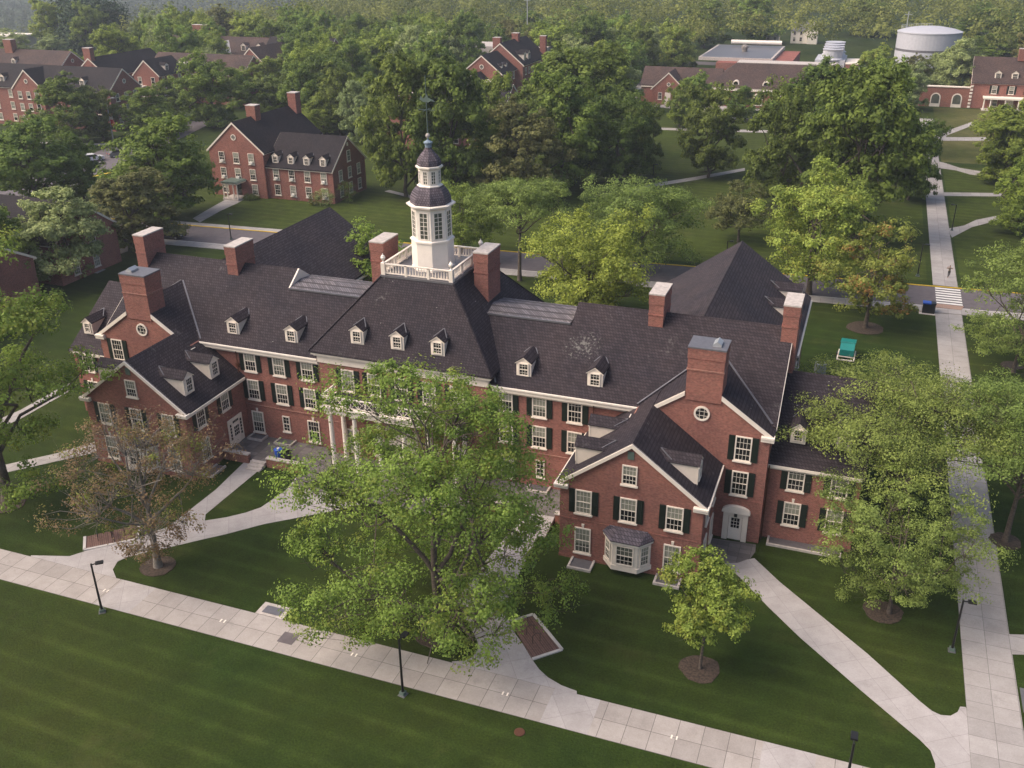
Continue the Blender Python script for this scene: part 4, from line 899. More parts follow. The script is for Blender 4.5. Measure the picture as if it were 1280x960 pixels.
tree('spreading locust right of the cupola with dark forked trunk at the street', -44.2, 122.0, tree_meshes(14.8, 8.2, 5.2, 124, 'leaf_locust', 24, 16, 90, .22, 'umbrella', .4, .26, .5, .06, 'bark', .5), 'locust_tree', 0, group=GN)
tree('wide feathery locust beyond the street, behind the golden green tree', -29.2, 131.5, tree_meshes(14.2, 9.2, 2.6, 131, 'leaf_locust', 26, 18, 90, .24, 'round', .36, .28, .4, .06, 'bark', .55), 'locust_tree', 0, group=GN)
tree('small pale green tree in the rear court, left of the cupola', -52.0, 94.5, tree_meshes(15.2, 4.4, 2.6, 142, 'leaf_yel', 18, 15, 60, .24, 'round', .38, .2, .3, .06), 'broadleaf_tree', 0, group=GN)
tree('medium locust behind the left chimney of the cupola roof', -55.5, 128, tree_meshes(12, 6.0, 2.6, 149, 'leaf_mid', 18, 15, 60, .27, 'round', .38, .2, .3, .06), 'locust_tree', 0, group=GN)
tree('leaning dark tree over the path beyond the crossing', -17.7, 150.5, tree_meshes(9.4, 5.6, 2.0, 151, 'leaf_olive', 14, 14, 50, .3, 'round', .38, .2, .4, .1), 'broadleaf_tree', 0, group=GN)
# shared shapes for the trees of the middle distance, one metre high units scaled per tree
def unit_set(leaf, seeds, shape='round', n=(30, 17, 70, .025), clr=.34, zb=.06, drop=.08):
    return [tree_meshes(1.0, .45, zb, s, leaf, n[0], n[1], n[2], n[3], shape, clr, .022, .12, drop) for s in seeds]
U = {'mid': unit_set('leaf_mid', (201, 202)), 'dark': unit_set('leaf_dark', (211, 212)), 'deep': unit_set('leaf_deep', (221, 222), 'egg'), 'olive': unit_set('leaf_olive', (231,)),
     'light': unit_set('leaf_light', (241, 242)), 'yel': unit_set('leaf_yel', (251,)), 'pale': unit_set('leaf_pale', (261, 262), 'egg'),
     'con': [conifer_meshes(1.0, .23, 271, per=34, tiers=22, size=.055)]}
MG = 'tall trees around the lawns beyond the hall'
def ut(kind, x, y, h, r, label, group=MG, name=None):
    ms = random.choice(U[kind]); b_ = .23 if kind == 'con' else .45
    return tree(label, x, y, ms, name or ('conifer' if kind == 'con' else 'broadleaf_tree'), None, (r / b_ , r / b_, h), group)
ut('deep', -72.2, 161.4, 24.9, 8.9, 'tall bright topped tree directly behind the cupola spire')
ut('olive', -57.9, 162.5, 17.8, 8.2, 'rounded brownish green tree right of the cupola spire, in front of the darker ones')
ut('mid', -71.2, 179.2, 19.6, 7.8, 'green tree crowded between the spire tree and the great dark crown')
ut('mid', -55.2, 175.4, 21.4, 9.3, 'green tree in the middle of the great clump right of the spire')
ut('deep', -59.1, 196.2, 23.7, 12.4, 'highest broad crown of the great clump right of the spire')
ut('dark', -45.4, 180.6, 17.1, 6.4, 'dark tree at the right edge of the great clump, beside the lawn')
ut('dark', -42.6, 188.5, 14.3, 4.4, 'narrow dark tree at the end of the great clump, next to the lamp post')
ut('deep', -70.1, 167.2, 7.6, 7.2, 'low leafy tree just right of the cupola lantern')
ut('dark', -29.7, 192.7, 18.0, 6.5, 'lone dark tree with a clear trunk beside the diagonal walk')
ut('mid', -45.5, 243.4, 11.5, 4.3, 'small tree before the brick building with the white gabled porch')
ut('mid', -32.9, 259.0, 8.4, 5.7, 'young thin tree in front of the arched windows of the far brick building')
ut('light', -44.1, 255.5, 11.6, 4.9, 'low light tree by the entrance plaza of the far brick building')
ut('deep', -0.8, 157.5, 26.5, 9.6, 'huge dark green oak beside the long side path')
ut('dark', -13.6, 172.5, 21.5, 6.8, 'dark tree left of the huge oak')
ut('deep', -12.3, 215.4, 19.6, 10.0, 'green crown behind and left of the huge oak')
ut('dark', 7.6, 186.5, 14.2, 5.0, 'small dark tree leaning over the side path from the oak')
ut('mid', 25.0, 206.3, 14.5, 7.9, 'wide green tree at the right edge, above the branching walks')
ut('yel', 24.4, 169.6, 11.1, 5.3, 'yellow leaved tree at the right edge beyond the street')
ut('light', 31.0, 217.6, 18.6, 4.7, 'light tree cut by the right edge in front of the far brick house')
ut('pale', 19.5, 304.4, 17.0, 7.5, 'silvery tree in front of the far brick house with the tank behind')
ut('mid', 38.7, 411.1, 9.2, 11.7, 'green tree right of the white storage tank')
ut('olive', 8.0, 312.9, 11.6, 4.2, 'thin bare looking tree under the white storage tank')
ut('dark', 13.5, 317.8, 10.8, 5.1, 'dark bushy tree under the right side of the storage tank')
ut('deep', -80.5, 160.0, 25.5, 8.4, 'great dark tree at the right end of the brick dormitory')
ut('mid', -125.6, 207.3, 9.4, 7.3, 'tree showing between the dormitory chimney and the great dark tree')
ut('dark', -144.9, 218.1, 12.0, 7.0, 'spiky dark tree behind the dormitory chimney')
ut('olive', -165.7, 260.4, 13.4, 8.6, 'olive tree beyond the dormitory roof')
ut('mid', -113.6, 133.8, 17.1, 8.9, 'large round tree left of the dormitory gable')
ut('mid', -137.1, 128.2, 16.4, 9.4, 'wide green tree at the left edge above the street')
ut('olive', -106.2, 116.6, 12.6, 7.6, 'tree with loose brownish leaves over the left end of the street')
ut('mid', -137.0, 138.9, 12.5, 4.4, 'tree between the left edge tree and the parked white van')
ut('light', -119.5, 104.5, 9.2, 6.5, 'light leaved tree at the left edge below the street')
ut('pale', -105.4, 100.8, 13.2, 6.7, 'thin grey green tree over the small brick lodge')
ut('mid', -158.0, 208.1, 17.9, 8.4, 'tall tree beyond the left side of the dormitory')
ut('light', -216.1, 291.6, 17.5, 6.0, 'pale tree with a yellow top left of the far brick gable')
ut('deep', -177.8, 180.5, 15.0, 8.2, 'dark green tree in front of the far left brick residence')
ut('dark', -174.3, 186.7, 12.1, 5.7, 'very dark tree at the right end of the far left brick residence')
ut('mid', -166.4, 194.4, 11.4, 7.4, 'green tree under the white flat roof of the far house')
ut('yel', -243.4, 273.3, 17.2, 9.1, 'big yellowish tree rising behind the far left brick residence')
ut('con', -349.0, 362.8, 15.9, 4.0, 'left one of the tall dark conifers at the top left')
ut('con', -328.1, 358.2, 16.9, 4.6, 'middle one of the tall dark conifers at the top left, the thickest')
ut('con', -324.7, 365.9, 15.4, 4.3, 'right one of the tall dark conifers at the top left')
ut('con', -330.1, 351.1, 15.7, 4.2, 'short dark conifer standing between the tall ones at the top left')
ut('pale', -309.9, 312.2, 9.0, 6.9, 'greyish low tree before the conifers at the top left')
ut('yel', -125.6, 298.5, 12.5, 7.2, 'rounded golden tree left of the far gabled house')
ut('pale', -134.4, 286.8, 10.6, 6.5, 'pale grey green tree above the spire')
ut('light', -155.4, 309.4, 16.3, 8.1, 'bright tree above the cupola spire on its left')
ut('mid', -173.4, 326.2, 15.6, 9.2, 'green tree far behind the dormitory')
ut('mid', -76.1, 354.3, 14.8, 7.3, 'green tree behind the left end of the far low brick building')
ut('light', -54.1, 442.9, 19.1, 10.8, 'tall bright tree behind the flat roofed building')
ut('mid', -71.0, 422.3, 17.9, 10.5, 'tall tree left of the flat roofed building with roof vents')
ut('mid', -92.9, 387.1, 8.9, 6.2, 'low tree beside the far white drive')
ut('mid', -276.0, 259.7, 11.3, 6.5, 'green tree at the upper left edge behind the brown roofed brick house')
ut('light', -241.1, 251.3, 11.2, 5.6, 'low pale tree in the gap between the far left brick houses')
ut('mid', -164.4, 242.3, 13.1, 6.8, 'green tree beyond the dormitory chimneys')
ut('light', -237.1, 332.9, 12.7, 8.1, 'light tree top just right of the yellow topped tree')
ut('mid', -202.9, 306.3, 17.1, 9.6, 'broad green tree beyond the narrow brick gable house')
ut('light', -195.8, 331.8, 17.5, 8.9, 'light green tree high above the great dark tree')
ut('mid', -168.5, 299.4, 16.8, 8.6, 'green tree above and right of the great dark tree')
ut('yel', -175.2, 285.7, 13.9, 7.8, 'yellow green tree beyond the dormitory, next to the olive one')
ut('mid', -273.4, 348.0, 15.0, 8.6, 'green tree standing behind the brown roofed house with the wide chimney')
ut('pale', -318.0, 302.0, 11.8, 8.1, 'greyish tree before the long white building')
ut('deep', -176.0, 214.5, 10.3, 5.9, 'dark green tree at the foot of the house with white balconies')
ut('mid', -169.8, 236.4, 10.2, 5.4, 'small green tree before the narrow brick gable house')
ut('mid', -80.1, 289.5, 11.9, 7.6, 'green tree between the great clump and the gabled porch building')
ut('light', -84.7, 336.4, 13.5, 8.2, 'light tree behind the gabled porch building')
ut('mid', -141.2, 396.8, 14.6, 11.2, 'green tree beyond the gabled house with three chimneys')
ut('light', -125.4, 407.3, 16.3, 12.0, 'light tree beyond the great clump near the top')
ut('deep', -10.2, 489.9, 15.2, 14.4, 'dark green tree left of the storage tank mast')
ut('mid', 38.7, 452.5, 16.6, 14.1, 'green tree behind the right side of the storage tank')

ut('mid', -109.0, 94.0, 12.5, 5.5, 'round green tree at the right end of the brick house at the left edge')
ut('pale', -117.0, 95.0, 13.5, 7, 'thin greyish tree right before the brick house at the left edge')
ut('mid', -127.5, 94.0, 14, 6.0, 'green tree covering the left end of the brick house at the left edge')
ut('light', -104.0, 79.0, 11, 6.4, 'light tree in front of the shuttered house at the left edge')
# a belt of woodland trees beyond the campus
BELT = [(-113,203,14,5.4),(-56,200,14,5.8),(-1,203,15,6.3),(-238,208,15,6.7),(-135,214,16,6.9),(-122,209,16,5.8),(-57,210,14,5.1),(3,208,14,5.3),(35,215,19,7.3),(-140,223,14,5.3),(-132,220,17,7.7),(-121,220,13,5.0),(-10,224,12,4.4),(0,225,19,6.7),(-143,235,19,7.1),(-132,233,19,8.5),(-104,232,16,6.2),(-8,233,14,6.2),(-269,240,20,8.4),(-152,244,18,7.1),(-139,240,19,7.4),(-129,246,14,5.5),(-116,243,17,6.8),(-71,239,19,7.2),(-9,245,12,4.7),(0,245,17,7.3),(-279,249,17,7.0),(-159,256,19,8.4),(-151,257,13,5.6),(-140,252,13,5.5),(-126,254,14,5.5),(-66,254,14,5.9),(0,249,12,5.3),(-214,268,20,8.6),(-201,269,15,5.9),(-197,264,12,4.7),(-162,263,17,6.4),(-142,269,18,7.7),(-131,269,20,7.7),(-120,261,19,7.1),(-85,267,12,5.2),(-71,261,18,8.0),(-67,266,14,5.8),(-226,272,13,5.4),(-210,272,15,6.1),(-207,277,16,6.4),(-175,278,13,5.5),(-171,274,15,6.3),(-152,276,17,7.0),(-141,273,19,8.5),(-127,280,18,7.1),(-115,279,16,5.8),(-83,276,17,7.4),(40,279,12,4.6),(-233,283,16,5.8),(-228,283,14,5.2),(-217,288,17,7.1),(-180,287,19,7.4),(-162,289,15,6.4),(-148,284,14,5.6),(-143,286,18,8.0),(-127,287,19,7.3),(-79,289,13,5.6),(7,287,12,5.7),(-257,303,13,5.0),(-243,295,18,6.9),(-235,301,18,8.1),(-225,299,13,6.0),(-182,299,16,6.4),(-179,297,16,5.7),(-167,294,17,6.1),(-145,300,18,6.5),(-137,296,19,7.7),(-128,298,15,5.5),(-97,301,19,8.7),(-73,298,15,6.5),(-259,311,17,6.2),(-250,310,17,7.1),(-228,307,13,5.6),(-217,315,19,7.7),(-208,311,17,6.7),(-193,313,12,5.5),(-185,312,20,8.4),(-174,311,15,5.8),(-163,313,15,6.2),(-148,311,17,7.5),(-137,311,16,5.9),(-119,311,16,6.5),(-110,309,16,7.1),(-99,313,12,4.7),(-83,312,13,5.1),(-74,313,13,4.8),(-2,307,14,6.3),(-271,324,18,8.3),(-256,321,20,7.1),(-243,320,18,7.0),(-235,326,20,8.9),(-222,320,15,6.0),(-206,325,20,8.7),(-191,321,14,6.6),(-182,326,18,7.1),(-172,324,17,7.2),(-156,319,19,7.9),(-140,325,18,6.8),(-135,320,20,7.3),(-123,319,14,5.9),(-110,324,17,7.0),(-91,320,20,8.0),(-80,325,15,6.6),(-74,322,16,6.0),(-276,338,13,5.3),(-269,332,13,4.8),(-249,332,16,6.7),(-238,337,17,7.7),(-231,337,13,5.5),(-214,336,17,7.9),(-207,334,14,5.9),(-189,337,16,5.8),(-182,335,17,7.6),(-167,335,14,6.2),(-157,333,19,8.2),(-141,333,13,4.7),(-124,331,17,6.4),(-111,334,14,6.0),(-105,331,13,5.1),(-86,333,15,6.2),(-82,337,17,6.8),(-66,337,17,6.6),(46,338,13,5.2),(-345,350,20,7.9),(-321,347,19,8.1),(-276,347,13,4.9),(-266,346,16,6.5),(-250,345,15,5.7),(-235,346,13,4.9),(-226,347,12,5.5),(-216,350,19,8.5),(-204,347,14,5.9),(-185,345,14,5.1),(-171,341,17,7.7),(-165,342,15,6.4),(-146,344,16,6.4),(-141,341,18,6.9),(-129,344,13,5.2),(-115,347,15,5.8),(-97,345,17,7.5),(-91,349,18,8.0),(-74,347,14,5.3),(-65,341,14,5.3),(45,347,19,8.9)]
BL = {'mid': 'mid green round topped tree in the wooded belt beyond the campus', 'dark': 'dark green tree in the wooded belt beyond the campus', 'deep': 'deep green egg shaped tree in the wooded belt beyond the campus',
      'light': 'bright green tree in the wooded belt beyond the campus', 'yel': 'yellow green tree in the wooded belt beyond the campus', 'pale': 'pale silvery tree in the wooded belt beyond the campus', 'olive': 'olive brown tree in the wooded belt beyond the campus'}
kk = ['mid', 'light', 'light', 'pale', 'deep', 'yel', 'mid', 'light', 'yel', 'olive', 'deep', 'pale']
for i, (x, y, h, r) in enumerate(BELT):
    k = random.choice(kk); ut(k, x, y, h, r, BL[k], 'trees of the wooded belt beyond the campus')
# the wood that closes the view: one continuous mass of crowns
rg = np.random.default_rng(99); tv = []; tt = []
cs_ = []
for yy in np.arange(356, 1500, 15.0):
    sp_ = 15.0 + (yy - 356) * .012
    if rg.random() > 15.0 / sp_ * 1.05: continue
    for xx in np.arange(-yy * 1.25 - 60, yy * .42 + 40, sp_):
        X, Y = xx + rg.uniform(-5, 5), yy + rg.uniform(-5, 5); a = math.degrees(math.atan2(-X, Y))
        if yy > 620 and not (22 < a < 50): continue
        if (-60 < X < 34 and Y < 390) or (-45 < X < -24 and 438 < Y < 460) or (-430 < X < -330 and Y < 400): continue
        cs_.append((X, Y))
cs_ = np.array(cs_); n_ = len(cs_); hh = rg.uniform(12, 25, n_); zz = np.array([dip(x, y) for x, y in cs_]); far = cs_[:, 1] > 600
for sel, per_, cl, sz in ((~far, 13, 22, .95), (far, 9, 11, 2.3)):
    P = cs_[sel]; H_ = hh[sel]; Z_ = zz[sel]; k = len(P)
    if not k: continue
    d = unit(rg, k * cl); d[:, 2] = np.abs(d[:, 2]); Rr = np.repeat(H_ * .44, cl)
    C = np.repeat(np.column_stack([P, Z_ + H_ * .52]), cl, 0) + d * (Rr * rg.uniform(.45, 1, k * cl))[:, None] * np.array([1, 1, 1.15])
    tc = np.clip(np.repeat(rg.random(k), cl) * .75 + rg.random(k * cl) * .25, 0, 1)
    V, F, T = leaves(rg, C, Rr * .30, per_, sz, .8, tc, d, .9, .4); 
    o = link('far_wood' if sz < 1.5 else 'hill_wood', np_mesh('far_wood', V, np.arange(len(V)).reshape(-1, 4), ['leaf_far' if sz < 1.5 else 'leaf_hill'], T)); o['kind'] = 'stuff'

# ------------------------------------------------------------------ buildings beyond
def block(t, x0, x1, y0, y1, ze, zr, axis, roofm='roof2', brick='brick', trims=True, gx=.12):
    """brick block with a gabled roof whose ridge runs along axis"""
    b = MB()
    if axis == 'x': c = (y0 + y1) / 2; b.ext([(y0, -.3), (y1, -.3), (y1, ze), (c, zr - .3), (y0, ze)], 'x', x0, x1, brick)
    else: c = (x0 + x1) / 2; b.ext([(x0, -.3), (x1, -.3), (x1, ze), (c, zr - .3), (x0, ze)], 'y', y0, y1, brick)
    part(b, 'wall', t)
    half = ((y1 - y0) if axis == 'x' else (x1 - x0)) / 2; a0, a1 = (x0, x1) if axis == 'x' else (y0, y1)
    b = MB(); gable(axis, a0 - gx, a1 + gx, c, half, ze + .12, zr, b, roofm, ovh=.4); part(b, 'roof', t)
    s = (zr - ze - .12) / half; b = MB(); e = half + .42; zz = ze + .1 - .4 * s
    for a in (a0 - gx - .05, a1 + gx - .01):
        b.ext([(c - e, zz - .38), (c - e, zz - .04), (c, zr - .06), (c + e, zz - .04), (c + e, zz - .38), (c, zr - .42)], axis, a, a + .07, 'trim')
    for sg in (-1, 1):
        p0, p1 = sorted((c + sg * (half - .02), c + sg * (half + .36)))
        if axis == 'x': b.box(a0, a1, p0, p1, ze - .5, ze - .28, 'trim')
        else: b.box(p0, p1, a0, a1, ze - .5, ze - .28, 'trim')
    part(b, 'cornice', t)
def bwin(t, pts, face, w=1.25, h=2.0, ac=.0, fixed=None):
    for x, y, z in pts: window(t, x, y, z, w, h, face, False, cols=0 if fixed is None else fixed, rows=4, sill=1, ac=random.random() < ac)

dm = thing('brick_dormitory', 'three storey red brick dormitory with round gable window, four dormers and a white columned porch', 'building', (-104, 157, 0))
block(dm, -116.1, -104.4, 150.4, 171, 8.7, 13.8, 'y'); block(dm, -104.4, -90.5, 151.1, 163.3, 6.2, 11.15, 'x')
for z in (6.25, 3.35): bwin(dm, [(x, 150.4, z) for x in (-113.4, -110.25, -107.0)], '-y', ac=.8, fixed=3)
bwin(dm, [(x, 150.4, .55) for x in (-113.4, -106.9)], '-y', fixed=3)
window(dm, -110.3, 150.4, 11.0, .85, .85, style='round', shut=False)
for z in (3.6, .75): bwin(dm, [(x, 151.1, z) for x in (-102.4, -99.1, -95.8, -92.4)], '-y', ac=.7, fixed=3)
for x in (-102.6, -99.3, -96.0, -92.6): dormer(dm, x, 151.6, 6.5, w=1.25, hw=1.45, ha=.5, L=2.8, slope=.8, roofm='roof2')
bwin(dm, [(-90.5, y, z) for y in (153.8, 157.2, 160.6) for z in (3.6, .75)] + [(-90.5, 157.2, 6.6)], '+x', fixed=3)
b = MB(); b.box(-90.52, -90.44, 156.9, 157.4, 9.4, 10.0, 'trim'); part(b, 'vent', dm)
chimney(dm, -111.2, -109.2, 156.5, 158.2, 12, 15.8, brick='brick2'); chimney(dm, -110.2, -108.4, 169.4, 171.2, 8, 16.3)
p = MB(); p.box(-112.1, -108.7, 147.3, 150.38, 2.95, 3.25, 'white'); p.ext([(-112.3, 3.25), (-108.5, 3.25), (-108.9, 3.5), (-111.9, 3.5)], 'y', 147.1, 150.37, 'verd'); p.box(-112.1, -108.7, 147.3, 150.4, -.05, .3, 'cap')
pc = part(p, 'porch', dm)
for x in (-111.9, -111.1, -109.7, -108.9): c = MB(); c.lathe([(.16, 0), (.12, .1), (.11, 2.55), (.16, 2.65)], (0, 0, 0), 8, 'white'); c.build('column', pc, (x, 147.55, .3))
b = MB(); b.box(-110.9, -109.9, 150.3, 150.385, .3, 2.6, 'glass_dark'); part(b, 'door', dm)
def shrub(x, y, h, r, label, leaf='leaf_dark'):
    rg = np.random.default_rng(int(abs(x * 13 + y))); C = unit(rg, 26) * np.array([r, r, h * .5]) * .75 + np.array([0, 0, h * .5]); V, F, T = leaves(rg, C, np.full(26, r * .42), 60, .16)
    tag(link('shrub', np_mesh('shrub', V, F, [leaf], T), None, (x, y, 0)), label, 'shrub')
shrub(-91.5, 149.3, 3.6, 1.8, 'pale green shrub at the right front corner of the dormitory', 'leaf_pale')
shrub(-88.6, 152.5, 4.4, 1.9, 'dark clipped shrub at the end wall of the dormitory')
shrub(-107.2, 149.2, .9, 1.6, 'low shrub right of the dormitory porch'); shrub(-93.6, 149.2, 2.6, 1.3, 'small olive shrub against the dormitory front', 'leaf_olive')
struct(strip('footpath', [(-86, 163), (-79, 160), (-70, 160)], 1.3, 'path_side', .04))

rs = thing('brick_residence', 'far left long brick residence with two cream edged gables and three dormers', 'building', (-205, 203, 0))
block(rs, -224, -179, 196.5, 208, 9.8, 14.6, 'x'); block(rs, -208.5, -199, 195.2, 203, 9.8, 14.3, 'y')
for z in (7.0, 4.0, 1.0):
    bwin(rs, [(x, 196.5, z) for x in (-221, -216, -211, -195.5, -191.5, -187.5, -183)], '-y', 1.3, 1.9); bwin(rs, [(x, 195.2, z) for x in (-206.5, -203.7, -201)], '-y', 1.3, 1.9); bwin(rs, [(-179, y, z) for y in (199, 202.3, 205.6)], '+x', 1.3, 1.9)
for x in (-214, -195, -188): dormer(rs, x, 197.6, 10.4, w=1.5, hw=1.6, ha=.6, L=3, slope=.8, roofm='roof2')
window(rs, -179, 202.3, 11.5, .9, .9, '+x', False, 'round'); window(rs, -203.7, 195.2, 11.4, .9, .9, '-y', False, 'round')
r3 = thing('brick_residence', 'chimneyed brick residence rising just behind the far left residence', 'building', (-206, 232, 0))
block(r3, -213, -202, 222, 248, 9.5, 14, 'y', 'roof2'); block(r3, -203, -170, 240, 252, 8.6, 13.2, 'x', 'roof_old'); chimney(r3, -208.8, -206.4, 221.9, 223.5, 9, 16.6)
window(r3, -207.5, 222, 11, .8, .8, '-y', False, 'round')
r4 = thing('brick_residence', 'brick and white far house with balconies and a white flat roofed end', 'building', (-190, 238, 0))
block(r4, -198, -189.5, 228, 240, 9.3, 13.2, 'y', 'roof2'); bwin(r4, [(-189.5, y, z) for y in (230, 233.5, 237) for z in (6.6, 3.6, .8)], '+x'); bwin(r4, [(x, 228, z) for x in (-196, -191.5) for z in (6.6, 3.6)], '-y')
dormer(r4, -190.3, 233, 9.8, '+x', w=1.6, hw=1.6, ha=.6, L=3, roofm='roof2')
b = MB(); b.box(-193.5, -183, 241, 249, -.3, 9.2, 'white'); b.ext([(-194, 9.2), (-182.6, 9.2), (-183.4, 10.9), (-193.2, 10.9)], 'y', 240.6, 249.4, 'roof2'); b.box(-193.2, -183.4, 241, 249, 10.9, 11.1, 'white'); part(b, 'end_block', r4)
bwin(r4, [(x, 241, z) for x in (-191.5, -188.3, -185.1) for z in (6.3, 3.3, .6)], '-y'); 
b = MB(); b.box(-198.2, -194.0, 226.6, 227.99, 3.0, 3.3, 'white'); b.box(-198.2, -194, 226.6, 226.7, 3.3, 4.3, 'white'); b.box(-198.2, -194.0, 226.6, 227.99, 6.0, 6.3, 'white'); part(b, 'balcony', r4)
r5 = thing('brick_residence', 'far upper left brick house with old brown roof, white gable and wide chimney', 'building', (-205, 290, 0))
block(r5, -232, -190, 283, 296, 8.5, 13.4, 'x', 'roof_old', 'brick2'); block(r5, -212, -204, 280, 290, 8.5, 12.4, 'y', 'white'); chimney(r5, -222, -216, 288, 290, 12, 17, brick='brick2')
for x in (-200, -194): dormer(r5, x, 284.5, 9.5, w=1.8, hw=1.8, ha=.7, L=3, roofm='roof_old')
r6 = thing('brick_residence', 'narrow brick gable house half hidden between trees left of the dormitory chimney', 'building', (-181, 268, 0))
block(r6, -186, -177.5, 261.5, 280, 9.2, 13.4, 'y', 'roof_old'); block(r6, -190, -166, 280, 292, 9.6, 14.2, 'x', 'roof2'); bwin(r6, [(x, 261.5, z) for x in (-183.6, -180) for z in (6.6, 3.8, 1.0)], '-y', 1.2, 1.9); window(r6, -181.7, 261.5, 10.4, .8, .8, '-y', False, 'round')
bwin(r6, [(-177.5, y, z) for y in (265, 270) for z in (6.6, 3.8)], '+x'); dormer(r6, -176, 281, 10.4, w=1.8, hw=1.8, ha=.7, L=3, roofm='roof2')
r7 = thing('brick_residence', 'leftmost brown roofed brick house with a square chimney, behind the far left residence', 'building', (-245, 238, 0))
block(r7, -275, -228, 231.5, 243.5, 9.0, 13.6, 'x', 'roof_old'); chimney(r7, -252, -249, 236, 238, 12, 16.4, brick='brick2'); window(r7, -228, 237.5, 10.8, .9, .9, '+x', False, 'round'); bwin(r7, [(-228, y, z) for y in (234, 237.5, 241) for z in (6, 3)], '+x')
dormer(r7, -246, 232.8, 9.6, w=1.5, hw=1.5, ha=.6, L=3, roofm='roof_old')
wb = thing('pale_hall', 'long low white flat roofed building at the top left edge', 'building', (-385, 365, 0))
b = MB(); b.box(-440, -366, 352, 362, -.3, 3.6, 'cap'); part(b, 'wall', wb); b = MB(); b.box(-440.5, -365.5, 351.5, 362.5, 3.6, 4.2, 'white'); part(b, 'roof', wb)
r8 = thing('brick_residence', 'far gabled brick house with three chimneys above the great clump of trees', 'building', (-100, 270, 0))
block(r8, -109.2, -97.8, 256, 268, 9.6, 14.2, 'y'); block(r8, -109.4, -95.8, 268, 290, 10.6, 16.2, 'y'); block(r8, -108.0, -99.5, 249.5, 257, 6.2, 10, 'y')
chimney(r8, -105.0, -102.8, 268.5, 270, 12, 17.6); chimney(r8, -103.5, -101.5, 280, 281.6, 13, 17.8); chimney(r8, -97.5, -95.7, 288, 289.4, 8, 16.4)
b = MB(); b.box(-125, -97, 292, 305, -.3, 12.5, 'cap'); part(b, 'rear_block', r8)
window(r8, -103.5, 256, 11.1, 1, 1, '-y', False, 'round'); bwin(r8, [(-97.8, y, 7) for y in (258.4, 260.9, 263.4, 265.9)] + [(-95.8, y, 7.6) for y in (270.5, 273.5, 276.5)], '+x', 1.2, 1.9)
for y in (272, 275.5): dormer(r8, -96.6, y, 11.0, '+x', w=1.8, hw=2.0, ha=.7, L=3.4, roofm='roof2')
for y in (259.6, 263): dormer(r8, -98.9, y, 10.6, '+x', w=1.0, hw=.6, ha=.4, L=2, roofm='roof2', win=False)
b = MB(); b.box(-101.5, -97.6, 249.8, 255.9, 5.6, 8.0, 'trim'); part(b, 'balcony_screen', r8); bwin(r8, [(-101.5 + .0, 249.8, 6.0)], '-y', 1, 1.3)
r9 = thing('brick_residence', 'dark roofed brick house showing between the great dark tree and the cupola', 'building', (-90, 205, 0))
block(r9, -103.5, -92.0, 198, 222, 9.2, 14.0, 'y'); block(r9, -92.2, -78, 206, 217, 9.2, 13.6, 'x'); bwin(r9, [(-92, y, z) for y in (200, 203.2) for z in (6.3, 3.4, .6)] , '+x', 1.2, 1.9); bwin(r9, [(x, 206, z) for x in (-90, -86, -82) for z in (6.3, 3.4, .6)], '-y', 1.2, 1.9)
dormer(r9, -89, 207.2, 9.8, w=1.4, hw=1.4, ha=.5, L=2.6, roofm='roof2'); dormer(r9, -93, 202, 9.8, '+x', w=1.4, hw=1.4, ha=.5, L=2.6, roofm='roof2')
ld = thing('brick_lodge', 'brick house glimpsed behind thin grey trees at the left edge', 'building', (-120, 104, 0))
block(ld, -133, -104.5, 99, 111, 6.2, 10.6, 'x'); bwin(ld, [(x, 99, z) for x in (-130, -126.5, -123, -119.5, -116, -112.5, -108) for z in (3.6, .8)], '-y', 1.2, 1.9, fixed=3); bwin(ld, [(-104.5, y, z) for y in (102, 106) for z in (3.6, .8)], '+x', 1.2, 1.9, fixed=3)
l2 = thing('brick_lodge', 'brick house with black shutters behind the bright tree at the left edge', 'building', (-100, 78, 0))
block(l2, -134, -103.5, 84.5, 94, 6.0, 8.8, 'x')
for x in (-106, -101.5, -97, -92.5): window(l2, x - 13, 84.5, 4.0, 1.25, 2.0); window(l2, x - 13, 84.5, 1.0, 1.25, 2.0)

sc = thing('brick_school', 'low brick building with white gabled porch, arched windows and long brown roof', 'building', (-40, 290, 0))
b = MB(); b.box(-64.2, -46, 280.5, 291, -.3, 4.6, 'brick'); part(b, 'wall', sc)
b = MB(); b.ext([(280.2, 4.75), (285.8, 9.2), (291.4, 4.75), (291.4, 4.5), (285.8, 8.9), (280.2, 4.5)], 'x', -64.6, -42, 'roof_old'); part(b, 'roof', sc)
block(sc, -60.2, -51.2, 276.6, 286, 4.6, 8.9, 'y', 'roof_old', gx=.1)
b = MB(); b.box(-46, -6, 279.5, 298, -.3, 5.0, 'brick'); part(b, 'wall', sc)
b = MB(); lo = [(-46.6, 279, 5.0), (-5.4, 279, 5.0), (-5.4, 298.5, 5.0), (-46.6, 298.5, 5.0)]; hi = [(-38.5, 286, 10.9), (-12, 286, 10.9), (-12, 292, 10.9), (-38.5, 292, 10.9)]
b.add(lo + hi, [(3, 2, 1, 0)] + [(i, (i + 1) % 4, 4 + (i + 1) % 4, 4 + i) for i in range(4)], 'roof_old'); b.box(-38.6, -11.9, 285.9, 292.1, 10.88, 11.05, 'cap'); part(b, 'roof', sc)
b = MB(); b.box(-46.5, -5.5, 279.1, 279.6, 4.3, 4.98, 'trim'); b.box(-64.3, -46, 280.2, 280.52, 4.2, 4.6, 'trim'); part(b, 'cornice', sc)
for x in (-57.9, -53.2): bwin(sc, [(x, 276.6, 1.5)], '-y', 1.1, 1.9, fixed=3)
b = MB(); b.box(-56.5, -54.9, 276.45, 276.61, 0, 3.4, 'trim'); part(b, 'door', sc); window(sc, -55.6, 276.6, 5.6, .8, .8, '-y', False, 'round')
